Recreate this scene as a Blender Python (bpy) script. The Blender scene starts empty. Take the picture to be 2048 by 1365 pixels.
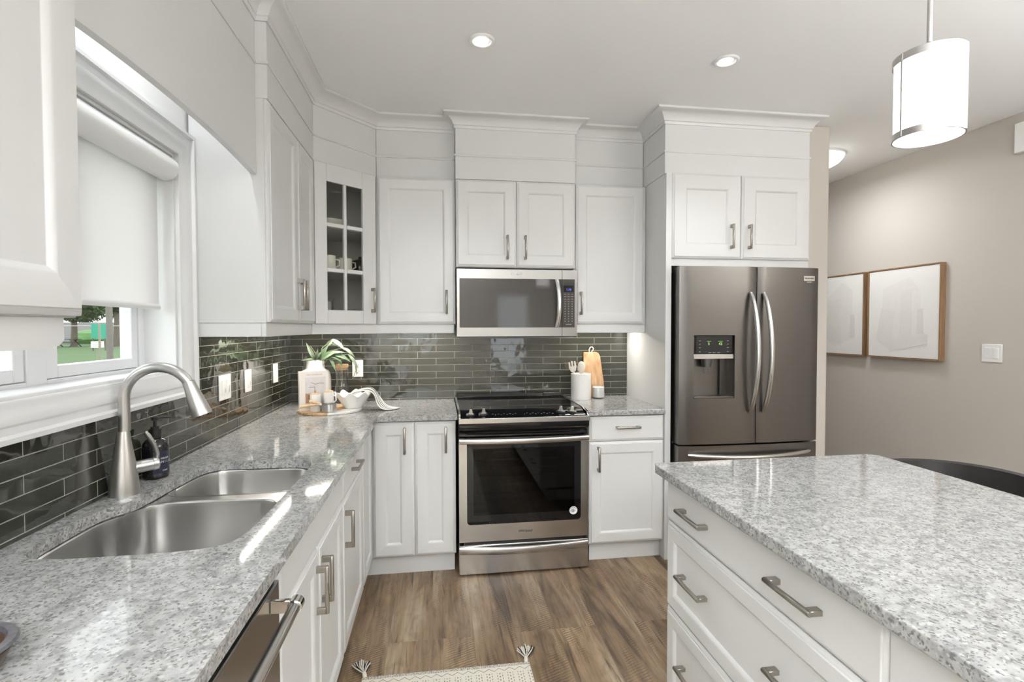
import bpy, bmesh, math, random
from mathutils import Vector, Matrix
random.seed(7)
S = bpy.context.scene
COL = S.collection
R_ = math.radians

# ------------------------------------------------------------------ camera, world, exposure, lights
cd = bpy.data.cameras.new('camera'); cam = bpy.data.objects.new('camera', cd); COL.objects.link(cam)
cd.sensor_width = 36.0; cd.lens = 1017.67 * 36 / 2048; cd.clip_start = 0.05; cd.clip_end = 300
cam.matrix_world = (Matrix.Translation((0.9647, -3.4948, 1.3999)) @ Matrix.Rotation(R_(-8.187), 4, 'Z')
                    @ Matrix.Rotation(R_(90 - 1.516), 4, 'X') @ Matrix.Rotation(R_(-0.105), 4, 'Z'))
S.camera = cam
vs = S.view_settings
vs.view_transform = 'Standard'; vs.look = 'None'; vs.gamma = 1.0; vs.use_curve_mapping = False
vs.exposure = 0.36
w = bpy.data.worlds.new('overcast_sky'); S.world = w; w.use_nodes = True
bg = w.node_tree.nodes['Background']
bg.inputs['Color'].default_value = (0.96, 0.98, 1.0, 1); bg.inputs['Strength'].default_value = 2.5
CZ = 2.685                                  # ceiling height

def area(name, loc, size, power, color=(1, 0.95, 0.88), rot=(0, 0, 0), shape='DISK', size_y=None, spread=180):
    l = bpy.data.lights.new(name, 'AREA'); l.shape = shape; l.size = size
    if size_y: l.size_y = size_y
    l.energy = power; l.color = color; l.spread = R_(spread)
    o = bpy.data.objects.new(name, l); COL.objects.link(o); o.location = loc; o.rotation_euler = rot
    return o

POT = [(1.163, -1.19), (2.345, -1.18), (1.163, -3.0), (2.345, -3.0), (1.163, -4.9), (2.345, -4.9), (3.6, -3.9), (3.7, -5.8)]
POT_W, UNDER_W, UP_W, SINK_W, WARM = 2.0, 2.1, 245.0, 3.6, (0.93, 0.97, 1.0)

# ------------------------------------------------------------------ materials
def nodes(name):
    m = bpy.data.materials.new(name); m.use_nodes = True
    nt = m.node_tree
    return m, nt, nt.nodes['Principled BSDF'], nt.nodes.new, nt.links.new

def mat(name, col, rough=0.5, metal=0.0, spec=0.5, bump=0.0, bscale=200, stretch=None, emit=None, estr=0, coat=0, vary=0.0, vscale=8):
    m, nt, b, N, L = nodes(name)
    b.inputs['Base Color'].default_value = (*col, 1); b.inputs['Roughness'].default_value = rough
    b.inputs['Metallic'].default_value = metal; b.inputs['Specular IOR Level'].default_value = spec
    b.inputs['Coat Weight'].default_value = coat
    if emit:
        b.inputs['Emission Color'].default_value = (*emit, 1); b.inputs['Emission Strength'].default_value = estr
    if bump or vary:
        tc = N('ShaderNodeTexCoord'); mp = N('ShaderNodeMapping'); L(tc.outputs['Object'], mp.inputs['Vector'])
        if stretch: mp.inputs['Scale'].default_value = stretch
        if bump:
            n = N('ShaderNodeTexNoise'); n.inputs['Scale'].default_value = bscale; L(mp.outputs[0], n.inputs['Vector'])
            bp = N('ShaderNodeBump'); bp.inputs['Strength'].default_value = bump; bp.inputs['Distance'].default_value = 0.002
            L(n.outputs['Fac'], bp.inputs['Height']); L(bp.outputs[0], b.inputs['Normal'])
        if vary:
            n2 = N('ShaderNodeTexNoise'); n2.inputs['Scale'].default_value = vscale; n2.inputs['Detail'].default_value = 5; L(mp.outputs[0], n2.inputs['Vector'])
            mx = N('ShaderNodeMix'); mx.data_type = 'RGBA'
            mx.inputs[6].default_value = (*[c * (1 - vary) for c in col], 1); mx.inputs[7].default_value = (*[min(1, c * (1 + vary)) for c in col], 1)
            L(n2.outputs['Fac'], mx.inputs[0]); L(mx.outputs[2], b.inputs['Base Color'])
    return m

def clear_glass(name, tint=(1, 1, 1), gloss=1.0, rough=0.0):
    m, nt, b, N, L = nodes(name); nt.nodes.remove(b)
    t = N('ShaderNodeBsdfTransparent'); t.inputs[0].default_value = (*tint, 1)
    g = N('ShaderNodeBsdfGlossy'); g.inputs['Roughness'].default_value = rough
    f = N('ShaderNodeFresnel'); f.inputs[0].default_value = 1.45
    mu = N('ShaderNodeMath'); mu.operation = 'MULTIPLY'; mu.inputs[1].default_value = gloss; ge = N('ShaderNodeNewGeometry'); om = N('ShaderNodeMath'); om.operation = 'SUBTRACT'; om.inputs[0].default_value = 1; L(ge.outputs['Backfacing'], om.inputs[1])
    m3 = N('ShaderNodeMath'); m3.operation = 'MULTIPLY'; L(f.outputs[0], m3.inputs[0]); L(om.outputs[0], m3.inputs[1]); L(m3.outputs[0], mu.inputs[0])
    mx = N('ShaderNodeMixShader'); L(mu.outputs[0], mx.inputs[0]); L(t.outputs[0], mx.inputs[1]); L(g.outputs[0], mx.inputs[2])
    L(mx.outputs[0], nt.nodes['Material Output'].inputs[0])
    return m

def tile_mat(name, axis, x0, bw):
    m, nt, b, N, L = nodes(name)
    tc = N('ShaderNodeTexCoord'); sp = N('ShaderNodeSeparateXYZ'); L(tc.outputs['Object'], sp.inputs[0])
    ax = N('ShaderNodeMath'); ax.operation = 'SUBTRACT'; ax.inputs[1].default_value = x0 - 20 * bw; L(sp.outputs[axis], ax.inputs[0])
    az = N('ShaderNodeMath'); az.operation = 'SUBTRACT'; az.inputs[1].default_value = 0.8796; L(sp.outputs[2], az.inputs[0])
    cb = N('ShaderNodeCombineXYZ'); L(ax.outputs[0], cb.inputs[0]); L(az.outputs[0], cb.inputs[1])
    br = N('ShaderNodeTexBrick'); br.offset = 0.5; br.offset_frequency = 2
    L(cb.outputs[0], br.inputs['Vector'])
    for k, v in (('Scale', 1), ('Mortar Size', 0.0014), ('Mortar Smooth', 0.15), ('Bias', 0), ('Brick Width', bw), ('Row Height', 0.0447)):
        br.inputs[k].default_value = v
    br.inputs['Color1'].default_value = (0.029, 0.030, 0.022, 1); br.inputs['Color2'].default_value = (0.042, 0.043, 0.033, 1)
    br.inputs['Mortar'].default_value = (0.30, 0.29, 0.25, 1)
    L(br.outputs['Color'], b.inputs['Base Color'])
    rr = N('ShaderNodeMapRange'); rr.inputs[3].default_value = 0.035; rr.inputs[4].default_value = 0.7; L(br.outputs['Fac'], rr.inputs[0]); L(rr.outputs[0], b.inputs['Roughness'])
    b.inputs['Specular IOR Level'].default_value = 0.95
    b.inputs['Coat Weight'].default_value = 0.0
    n = N('ShaderNodeTexNoise'); n.inputs['Scale'].default_value = 14; n.inputs['Detail'].default_value = 1; L(cb.outputs[0], n.inputs['Vector'])
    bp = N('ShaderNodeBump'); bp.inputs['Strength'].default_value = 0.16; bp.inputs['Distance'].default_value = 0.01; L(n.outputs['Fac'], bp.inputs['Height'])
    inv = N('ShaderNodeMath'); inv.operation = 'SUBTRACT'; inv.inputs[0].default_value = 1; L(br.outputs['Fac'], inv.inputs[1])
    b2 = N('ShaderNodeBump'); b2.inputs['Strength'].default_value = 0.6; b2.inputs['Distance'].default_value = 0.002
    L(inv.outputs[0], b2.inputs['Height']); L(bp.outputs[0], b2.inputs['Normal']); L(b2.outputs[0], b.inputs['Normal'])
    return m

def ramp(N, pts):
    r = N('ShaderNodeValToRGB'); e = r.color_ramp.elements
    while len(e) < len(pts): e.new(0.5)
    for el, (p, c) in zip(e, pts): el.position = p; el.color = (*c, 1) if len(c) == 3 else c
    return r

def mixc(N, L, fac, a, b_, blend='MIX'):
    mx = N('ShaderNodeMix'); mx.data_type = 'RGBA'; mx.blend_type = blend
    for s, i in ((fac, 0), (a, 6), (b_, 7)):
        if hasattr(s, 'is_output'): L(s, mx.inputs[i])
        elif i == 0: mx.inputs[0].default_value = s
        else: mx.inputs[i].default_value = (*s, 1)
    return mx.outputs[2]

def granite_mat(name):
    m, nt, b, N, L = nodes(name)
    tc = N('ShaderNodeTexCoord'); O = tc.outputs['Object']
    wv = N('ShaderNodeTexNoise'); wv.inputs['Scale'].default_value = 70; wv.inputs['Detail'].default_value = 2; L(O, wv.inputs['Vector'])
    wa = N('ShaderNodeVectorMath'); wa.operation = 'SCALE'; wa.inputs['Scale'].default_value = 0.012; L(wv.outputs['Color'], wa.inputs[0])
    wd = N('ShaderNodeVectorMath'); wd.operation = 'ADD'; L(O, wd.inputs[0]); L(wa.outputs[0], wd.inputs[1])
    n1 = N('ShaderNodeTexNoise'); n1.inputs['Scale'].default_value = 42; n1.inputs['Detail'].default_value = 6; n1.inputs['Roughness'].default_value = 0.65; L(O, n1.inputs['Vector'])
    r1 = ramp(N, [(0.36, (0.225, 0.225, 0.226)), (0.47, (0.33, 0.327, 0.32)), (0.60, (0.41, 0.406, 0.396))]); L(n1.outputs['Fac'], r1.inputs[0])
    c = r1.outputs[0]
    for sc, thr, col, seed in ((175, 0.14, (0.12, 0.117, 0.115), 0), (160, 0.08, (0.235, 0.22, 0.19), 5), (105, 0.08, (0.26, 0.26, 0.265), 9), (150, 0.10, (0.48, 0.477, 0.47), 3), (290, 0.10, (0.12, 0.115, 0.11), 2)):
        v = N('ShaderNodeTexVoronoi'); v.inputs['Scale'].default_value = sc
        ad = N('ShaderNodeVectorMath'); ad.operation = 'ADD'; ad.inputs[1].default_value = (seed, seed * 1.7, seed * .3); L(wd.outputs[0], ad.inputs[0]); L(ad.outputs[0], v.inputs['Vector'])
        sp = N('ShaderNodeSeparateColor'); L(v.outputs['Color'], sp.inputs[0])
        lt = N('ShaderNodeMath'); lt.operation = 'LESS_THAN'; lt.inputs[1].default_value = thr; L(sp.outputs[0], lt.inputs[0])
        ds = N('ShaderNodeMapRange'); ds.inputs[1].default_value = 0.75; ds.inputs[2].default_value = 0.45; L(v.outputs['Distance'], ds.inputs[0])
        mu = N('ShaderNodeMath'); mu.operation = 'MULTIPLY'; L(lt.outputs[0], mu.inputs[0]); L(ds.outputs[0], mu.inputs[1])
        m2 = N('ShaderNodeMath'); m2.operation = 'MULTIPLY'; m2.inputs[1].default_value = 0.8; L(mu.outputs[0], m2.inputs[0])
        c = mixc(N, L, m2.outputs[0], c, col)
    L(c, b.inputs['Base Color']); b.inputs['Roughness'].default_value = 0.06; b.inputs['Specular IOR Level'].default_value = 0.45
    return m

def floor_mat(name):
    m, nt, b, N, L = nodes(name)
    tc = N('ShaderNodeTexCoord'); sp = N('ShaderNodeSeparateXYZ'); L(tc.outputs['Object'], sp.inputs[0])
    cb = N('ShaderNodeCombineXYZ'); L(sp.outputs[1], cb.inputs[0])
    ox = N('ShaderNodeMath'); ox.operation = 'ADD'; ox.inputs[1].default_value = 19 * 0.19 - 0.735; L(sp.outputs[0], ox.inputs[0]); L(ox.outputs[0], cb.inputs[1])
    br = N('ShaderNodeTexBrick'); br.offset = 0.37; br.offset_frequency = 3; L(cb.outputs[0], br.inputs['Vector'])
    for k, v in (('Scale', 1), ('Mortar Size', 0.0009), ('Mortar Smooth', 0.3), ('Brick Width', 1.22), ('Row Height', 0.19)): br.inputs[k].default_value = v
    br.inputs['Color1'].default_value = (0, 0, 0, 1); br.inputs['Color2'].default_value = (1, 1, 1, 1); br.inputs['Mortar'].default_value = (0.3, 0.3, 0.3, 1)
    rnd = N('ShaderNodeVectorMath'); rnd.operation = 'SCALE'; rnd.inputs['Scale'].default_value = 17.0; L(br.outputs['Color'], rnd.inputs[0])
    def coords(sx, sy):
        mp = N('ShaderNodeVectorMath'); mp.operation = 'MULTIPLY'; mp.inputs[1].default_value = (sx, sy, 1); L(tc.outputs['Object'], mp.inputs[0])
        ad = N('ShaderNodeVectorMath'); ad.operation = 'ADD'; L(mp.outputs[0], ad.inputs[0]); L(rnd.outputs[0], ad.inputs[1])
        return ad.outputs[0]
    def noise(co, sc, det=5, rough=.6, dist=0):
        n = N('ShaderNodeTexNoise'); n.inputs['Scale'].default_value = sc; n.inputs['Detail'].default_value = det; n.inputs['Roughness'].default_value = rough; n.inputs['Distortion'].default_value = dist; L(co, n.inputs['Vector']); return n.outputs['Fac']
    big = noise(coords(7.5, 0.9), 1.0, 4, .55, .6)
    r = ramp(N, [(0.36, (0.10, 0.069, 0.042)), (0.44, (0.215, 0.147, 0.089)), (0.54, (0.28, 0.196, 0.122)), (0.65, (0.38, 0.30, 0.205))]); L(big, r.inputs[0])
    c = r.outputs[0]
    fine = noise(coords(70, 3.0), 1.0, 6, .7, .4)
    rf = ramp(N, [(0.33, (0.62, 0.60, 0.58)), (0.55, (1, 1, 1)), (0.75, (1.12, 1.1, 1.06))]); L(fine, rf.inputs[0])
    c = mixc(N, L, 0.8, c, rf.outputs[0], 'MULTIPLY')
    blot = ramp(N, [(0.35, (0.74, 0.72, 0.70)), (0.5, (1, 1, 1)), (0.66, (1.14, 1.13, 1.10))]); L(noise(coords(22, 7), 1.0, 5, .65, .8), blot.inputs[0])
    c = mixc(N, L, 0.85, c, blot.outputs[0], 'MULTIPLY')
    crack = noise(coords(16, 1.1), 1.0, 8, .62, 1.6)
    rc = ramp(N, [(0.35, (0.32, 0.28, 0.25)), (0.41, (1, 1, 1))]); L(crack, rc.inputs[0])
    c = mixc(N, L, 0.75, c, rc.outputs[0], 'MULTIPLY')
    tone = N('ShaderNodeMapRange'); tone.inputs[3].default_value = 0.86; tone.inputs[4].default_value = 1.12
    ts = N('ShaderNodeSeparateColor'); L(br.outputs['Color'], ts.inputs[0]); L(ts.outputs[0], tone.inputs[0])
    tcx = N('ShaderNodeCombineXYZ'); [L(tone.outputs[0], tcx.inputs[i]) for i in range(3)]
    c = mixc(N, L, 1.0, c, tcx.outputs[0], 'MULTIPLY')
    # slanting saw marks in patches
    wm = N('ShaderNodeMapping'); wm.inputs['Rotation'].default_value = (0, 0, R_(68)); L(tc.outputs['Object'], wm.inputs['Vector'])
    wv = N('ShaderNodeTexWave'); wv.inputs['Scale'].default_value = 22; wv.inputs['Distortion'].default_value = 2.5; wv.inputs['Detail Scale'].default_value = 1.5; L(wm.outputs[0], wv.inputs['Vector'])
    rw = ramp(N, [(0.05, (0.50, 0.47, 0.44)), (0.45, (1, 1, 1)), (0.8, (1.1, 1.1, 1.1))]); L(wv.outputs['Fac'], rw.inputs[0])
    pm = ramp(N, [(0.50, (0, 0, 0)), (0.58, (0.85, 0.85, 0.85))]); L(noise(coords(6, 1.6), 1.0, 2), pm.inputs[0])
    c = mixc(N, L, pm.outputs[0], c, mixc(N, L, 1.0, c, rw.outputs[0], 'MULTIPLY'))
    c = mixc(N, L, br.outputs['Fac'], c, (0.20, 0.15, 0.10))
    L(c, b.inputs['Base Color']); b.inputs['Roughness'].default_value = 0.42; b.inputs['Specular IOR Level'].default_value = 0.35
    bp = N('ShaderNodeBump'); bp.inputs['Strength'].default_value = 0.15; bp.inputs['Distance'].default_value = 0.003; L(fine, bp.inputs['Height']); L(bp.outputs[0], b.inputs['Normal'])
    return m

def wood_mat(name, c1, c2, stretch=(30, 30, 3), rough=0.5):
    m, nt, b, N, L = nodes(name)
    tc = N('ShaderNodeTexCoord'); mp = N('ShaderNodeMapping'); mp.inputs['Scale'].default_value = stretch; L(tc.outputs['Object'], mp.inputs['Vector'])
    n = N('ShaderNodeTexNoise'); n.inputs['Scale'].default_value = 1; n.inputs['Detail'].default_value = 5; n.inputs['Distortion'].default_value = 1.5; L(mp.outputs[0], n.inputs['Vector'])
    r = ramp(N, [(0.3, c1), (0.7, c2)]); L(n.outputs['Fac'], r.inputs[0]); L(r.outputs[0], b.inputs['Base Color']); b.inputs['Roughness'].default_value = rough
    return m

def stripe_mat(name, c1, c2, axis, freq, duty, rough=0.9):
    m, nt, b, N, L = nodes(name)
    tc = N('ShaderNodeTexCoord'); sp = N('ShaderNodeSeparateXYZ'); L(tc.outputs['UV'], sp.inputs[0])
    mu = N('ShaderNodeMath'); mu.operation = 'MULTIPLY'; mu.inputs[1].default_value = freq; L(sp.outputs[axis], mu.inputs[0])
    fr = N('ShaderNodeMath'); fr.operation = 'FRACT'; L(mu.outputs[0], fr.inputs[0])
    lt = N('ShaderNodeMath'); lt.operation = 'LESS_THAN'; lt.inputs[1].default_value = duty; L(fr.outputs[0], lt.inputs[0])
    L(mixc(N, L, lt.outputs[0], c1, c2), b.inputs['Base Color']); b.inputs['Roughness'].default_value = rough
    return m

def rug_mat(name, y0):
    m, nt, b, N, L = nodes(name)
    def M(op, a, b_=None, c=None):
        x = N('ShaderNodeMath'); x.operation = op
        for i, s in enumerate((a, b_, c)):
            if s is None: continue
            if hasattr(s, 'is_output'): L(s, x.inputs[i])
            else: x.inputs[i].default_value = s
        return x.outputs[0]
    tc = N('ShaderNodeTexCoord'); sp = N('ShaderNodeSeparateXYZ'); L(tc.outputs['Object'], sp.inputs[0])
    x = sp.outputs[0]; y = M('SUBTRACT', y0, sp.outputs[1])           # y grows from the far hem
    zig = M('MULTIPLY', M('PINGPONG', x, 0.021), 0.8)
    v = M('SUBTRACT', y, zig)
    def band(p0, p1): return M('MULTIPLY', M('GREATER_THAN', v, p0), M('LESS_THAN', v, p1))
    z1 = band(0.024, 0.0275)
    z2 = band(0.19, 0.194); z3 = band(0.35, 0.354)
    cell = M('PINGPONG', M('ADD', x, 0.0), 0.021)
    post = M('MULTIPLY', M('LESS_THAN', M('ABSOLUTE', M('SUBTRACT', cell, 0.0105)), 0.0016), M('LESS_THAN', M('FRACT', M('MULTIPLY', y, 60)), .55))
    rows = M('MULTIPLY', M('GREATER_THAN', M('FRACT', M('MULTIPLY', y, 7.0)), 0.38), M('GREATER_THAN', y, 0.05))
    post = M('MULTIPLY', post, rows)
    dot = M('MULTIPLY', M('LESS_THAN', cell, 0.0022), M('LESS_THAN', M('FRACT', M('MULTIPLY', y, 55)), .4)); dot = M('MULTIPLY', dot, rows)
    nz = N('ShaderNodeTexNoise'); nz.inputs['Scale'].default_value = 260; L(tc.outputs['Object'], nz.inputs['Vector'])
    hem = M('MULTIPLY', M('LESS_THAN', y, 0.018), M('GREATER_THAN', nz.outputs['Fac'], 0.5))
    tot = z1
    for s in (z2, z3, post, dot, hem): tot = M('MAXIMUM', tot, s)
    n2 = N('ShaderNodeTexNoise'); n2.inputs['Scale'].default_value = 90; n2.inputs['Detail'].default_value = 4; L(tc.outputs['Object'], n2.inputs['Vector'])
    tot = M('MULTIPLY', tot, M('MULTIPLY_ADD', n2.outputs['Fac'], 0.9, 0.3))
    L(mixc(N, L, tot, (0.70, 0.655, 0.56), (0.07, 0.065, 0.06)), b.inputs['Base Color']); b.inputs['Roughness'].default_value = 0.95
    bp = N('ShaderNodeBump'); bp.inputs['Strength'].default_value = 0.5; bp.inputs['Distance'].default_value = 0.003; L(nz.outputs['Fac'], bp.inputs['Height']); L(bp.outputs[0], b.inputs['Normal'])
    return m

def steel_mat(name, col, rough, stretch):
    m, nt, b, N, L = nodes(name)
    b.inputs['Base Color'].default_value = (*col, 1); b.inputs['Metallic'].default_value = 1
    tc = N('ShaderNodeTexCoord'); mp = N('ShaderNodeMapping'); mp.inputs['Scale'].default_value = stretch; L(tc.outputs['Object'], mp.inputs['Vector'])
    n = N('ShaderNodeTexNoise'); n.inputs['Scale'].default_value = 1; n.inputs['Detail'].default_value = 3; L(mp.outputs[0], n.inputs['Vector'])
    mr = N('ShaderNodeMapRange'); mr.inputs[3].default_value = rough - .012; mr.inputs[4].default_value = rough + .012; L(n.outputs['Fac'], mr.inputs[0]); L(mr.outputs[0], b.inputs['Roughness'])
    return m

PAINT = mat('white_cabinet_paint', (0.67, 0.668, 0.658), 0.32, bump=0.02, bscale=60)
TRIM = mat('white_trim_paint', (0.80, 0.80, 0.795), 0.35, bump=0.02, bscale=60)
CEIL = mat('ceiling_paint', (0.90, 0.90, 0.90), 0.9, bump=0.04, bscale=250)
GREIGE = mat('greige_wall_paint', (0.54, 0.50, 0.45), 0.75, bump=0.04, bscale=250)
WALLW = mat('white_wall_paint', (0.80, 0.79, 0.77), 0.8, bump=0.04, bscale=250)
TILEB = tile_mat('glass_tile_back', 0, 0.08275, 0.2465)
TILEL = tile_mat('glass_tile_left', 1, -1.148, 0.256)
GRAN = granite_mat('speckled_quartz')
FLOOR = floor_mat('plank_floor')
STEEL2 = mat('microwave_steel', (0.33, 0.32, 0.308), 0.27, 1.0, vary=.05, vscale=1, stretch=(1.5, 1.5, 320))
STEEL = mat('brushed_steel', (0.57, 0.555, 0.54), 0.25, 1.0, vary=.05, vscale=1, stretch=(1.5, 1.5, 320))
FRIDGE = mat('dark_brushed_steel', (0.165, 0.155, 0.145), 0.32, 1.0, vary=.05, vscale=1, stretch=(1.5, 1.5, 320))
SINK = mat('satin_steel', (0.62, 0.615, 0.605), 0.25, 1.0, vary=.03, vscale=3)
NICKEL = steel_mat('brushed_nickel', (0.37, 0.345, 0.31), 0.30, (300, 300, 300))
FAUC = mat('satin_nickel_faucet', (0.56, 0.55, 0.53), 0.34, 1.0, vary=.02, vscale=3)
CHROME = mat('polished_metal', (0.75, 0.73, 0.70), 0.08, 1.0)
BLACKGL = mat('black_glass', (0.006, 0.006, 0.007), 0.035, spec=0.5, vary=.1)
DARKGL = mat('dark_brown_glass', (0.05, 0.046, 0.043), 0.05, spec=0.6, vary=.1)
BLACK = mat('black_plastic', (0.012, 0.012, 0.013), 0.3, vary=.1)
DARKGREY = mat('dark_grey_metal', (0.10, 0.095, 0.09), 0.45, 0.6, vary=.1)
PLATE = mat('white_plastic', (0.86, 0.85, 0.83), 0.35, vary=.02)
PLATE2 = mat('light_grey_plastic', (0.66, 0.66, 0.65), 0.35, vary=.02)
CERAM = mat('white_ceramic', (0.84, 0.82, 0.79), 0.25, vary=.02)
CREAM = mat('cream_melamine', (0.80, 0.74, 0.64), 0.5, vary=.04)
OAK = wood_mat('light_wood', (0.40, 0.24, 0.12), (0.62, 0.42, 0.24))
OLIVE = wood_mat('olive_wood', (0.30, 0.16, 0.07), (0.64, 0.42, 0.24), (14, 14, 4))
BEECH = wood_mat('beech_handle', (0.52, 0.34, 0.19), (0.70, 0.50, 0.30))
WALNUT = wood_mat('dark_carved_wood', (0.035, 0.018, 0.012), (0.10, 0.055, 0.035), (20, 20, 20), 0.3)
GREYWOOD = wood_mat('worn_grey_rim', (0.06, 0.055, 0.062), (0.13, 0.125, 0.14), (60, 60, 60), 0.3)
FRAMEW = wood_mat('frame_walnut', (0.22, 0.125, 0.06), (0.34, 0.20, 0.105), (40, 40, 4))
MARBLE = mat('white_marble', (0.82, 0.80, 0.77), 0.25, vary=.06, vscale=20)
CORK = mat('cork', (0.56, 0.36, 0.20), 0.8, vary=.15, vscale=80)
GLASS = clear_glass('clear_glass', (0.965, 0.97, 0.97), 2.2)
PANE = clear_glass('window_pane', (0.97, 0.99, 0.98), 0.7)
SMOKED = clear_glass('smoked_oven_glass', (0.16, 0.155, 0.16), 1.0)
CABGLASS = clear_glass('cabinet_glass', (0.95, 0.95, 0.92), 0.6)
LEATHER = mat('black_leather', (0.022, 0.02, 0.019), 0.38, bump=.25, bscale=350)
FABRIC = mat('white_blind_fabric', (0.86, 0.87, 0.87), 0.85, bump=.25, bscale=1, stretch=(30, 30, 900))
def _translucent(m, f):
    nt = m.node_tree; b = nt.nodes['Principled BSDF']; t = nt.nodes.new('ShaderNodeBsdfTranslucent'); t.inputs[0].default_value = (.92, .885, .885, 1)
    mx = nt.nodes.new('ShaderNodeMixShader'); mx.inputs[0].default_value = f
    nt.links.new(b.outputs[0], mx.inputs[1]); nt.links.new(t.outputs[0], mx.inputs[2]); nt.links.new(mx.outputs[0], nt.nodes['Material Output'].inputs[0])
_translucent(FABRIC, 0.62)
VINYL = mat('white_vinyl', (0.85, 0.86, 0.88), 0.4, vary=.02)
LEAF = mat('sage_leaf', (0.15, 0.225, 0.125), 0.65, vary=.35, vscale=14)
LEAF2 = mat('pale_sage_leaf', (0.25, 0.31, 0.22), 0.7, vary=.2, vscale=14)
PAPER = mat('book_cover_paper', (0.76, 0.72, 0.67), 0.55, vary=.03)
PAGES = mat('book_pages', (0.80, 0.77, 0.70), 0.9, bump=.3, bscale=1, stretch=(800, 800, 4))
WAX = mat('white_wax', (0.86, 0.85, 0.82), 0.5, vary=.02)
GLOW = mat('lit_lamp_glass', (0.9, 0.9, 0.88), 0.4, emit=(1, 0.99, 0.975), estr=3.2, vary=.01)
LENS = mat('lit_lamp_lens', (0.9, 0.9, 0.9), 0.4, emit=(1, 0.98, 0.95), estr=2.5, vary=.01)
BLUE = mat('blue_display_digits', (0.02, 0.02, 0.05), 0.4, emit=(0.12, 0.16, 1.0), estr=1.1, vary=.01)
GREEN = mat('green_display_digits', (0.02, 0.05, 0.02), 0.4, emit=(0.45, 0.85, 0.2), estr=0.9, vary=.01)
PRINT = mat('pale_print', (0.42, 0.40, 0.38), 0.6, vary=.05)
INK = mat('dark_ink', (0.05, 0.045, 0.04), 0.6, vary=.05)
TOWEL = stripe_mat('striped_linen', (0.78, 0.76, 0.72), (0.09, 0.10, 0.10), 0, 11, 0.36)

# ------------------------------------------------------------------ mesh helpers
WO = {}
class MB:
    def __init__(s, M=None): s.v = []; s.f = []; s.M = M or Matrix(); s.sm = []; s.uv = {}
    def add(s, vs, fs, smooth=False):
        b = len(s.v); s.v += [s.M @ Vector(p) for p in vs]
        for f in fs: s.f.append([b + i for i in f]); s.sm.append(smooth)
        return s
    def box(s, x0, x1, y0, y1, z0, z1):
        x0, x1 = sorted((x0, x1)); y0, y1 = sorted((y0, y1)); z0, z1 = sorted((z0, z1))
        return s.add([(x0, y0, z0), (x1, y0, z0), (x1, y1, z0), (x0, y1, z0), (x0, y0, z1), (x1, y0, z1), (x1, y1, z1), (x0, y1, z1)],
                     [(0, 3, 2, 1), (4, 5, 6, 7), (0, 1, 5, 4), (1, 2, 6, 5), (2, 3, 7, 6), (3, 0, 4, 7)])
    def loops(s, L, closed=True, cap0=True, cap1=True, smooth=False):
        n = len(L[0]); vs = [p for l in L for p in l]; fs = []
        for i in range(len(L) - 1):
            for j in range(n if closed else n - 1):
                k = (j + 1) % n; fs.append((i * n + j, i * n + k, (i + 1) * n + k, (i + 1) * n + j))
        b = len(s.v); s.add(vs, fs, smooth)
        if cap0: s.f.append([b + i for i in reversed(range(n))]); s.sm.append(False)
        if cap1: s.f.append([b + (len(L) - 1) * n + i for i in range(n)]); s.sm.append(False)
        return s
    def prism(s, poly, z0, z1): return s.loops([[(x, y, z0) for x, y in poly], [(x, y, z1) for x, y in poly]])
    def lathe(s, prof, c=(0, 0), n=28, cap0=True, cap1=True):
        return s.loops([[(c[0] + r * math.cos(2 * math.pi * k / n), c[1] + r * math.sin(2 * math.pi * k / n), z) for k in range(n)] for r, z in prof], True, cap0, cap1, True)
    def tube(s, pts, r, n=12, flat=1.0, up=(0, 0, 1)):
        pts = [Vector(p) for p in pts]; L = []
        rs = r if isinstance(r, (list, tuple)) else [r] * len(pts)
        ref = Vector(up)
        for i, p in enumerate(pts):
            t = (pts[min(i + 1, len(pts) - 1)] - pts[max(i - 1, 0)]).normalized()
            a = ref - t * ref.dot(t)
            if a.length < 1e-4: a = Vector((1, 0, 0)) - t * t.x
            if a.length < 1e-4: a = Vector((0, 1, 0))
            a.normalize(); b = t.cross(a); ref = a
            L.append([tuple(p + a * (rs[i] * math.cos(2 * math.pi * k / n)) + b * (rs[i] * flat * math.sin(2 * math.pi * k / n))) for k in range(n)])
        return s.loops(L, smooth=True)
    def build(s, name, m, parent=None, org=None, bevel=0, seg=2, sub=0, solid=0, merge=False):
        base = Vector(WO[parent.name]) if parent else Vector(org or (0, 0, 0))
        me = bpy.data.meshes.new(name); me.from_pydata([v - base for v in s.v], [], s.f)
        me.polygons.foreach_set('use_smooth', s.sm); 
        bm = bmesh.new(); bm.from_mesh(me); (bmesh.ops.remove_doubles(bm, verts=bm.verts, dist=1e-6) if merge else None); bmesh.ops.recalc_face_normals(bm, faces=bm.faces); bm.to_mesh(me); bm.free()
        me.materials.append(m); me.set_sharp_from_angle(angle=R_(38)); me.update()
        o = bpy.data.objects.new(name, me); COL.objects.link(o)
        WO[o.name] = tuple(base)
        if parent: o.parent = parent
        else: o.location = base
        if solid:
            md = o.modifiers.new('solid', 'SOLIDIFY'); md.thickness = solid; md.offset = 0
        if bevel:
            md = o.modifiers.new('bevel', 'BEVEL'); md.width = bevel; md.segments = seg; md.limit_method = 'ANGLE'; md.angle_limit = R_(35)
        if sub:
            md = o.modifiers.new('subdiv', 'SUBSURF'); md.levels = sub; md.render_levels = sub
        return o

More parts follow.
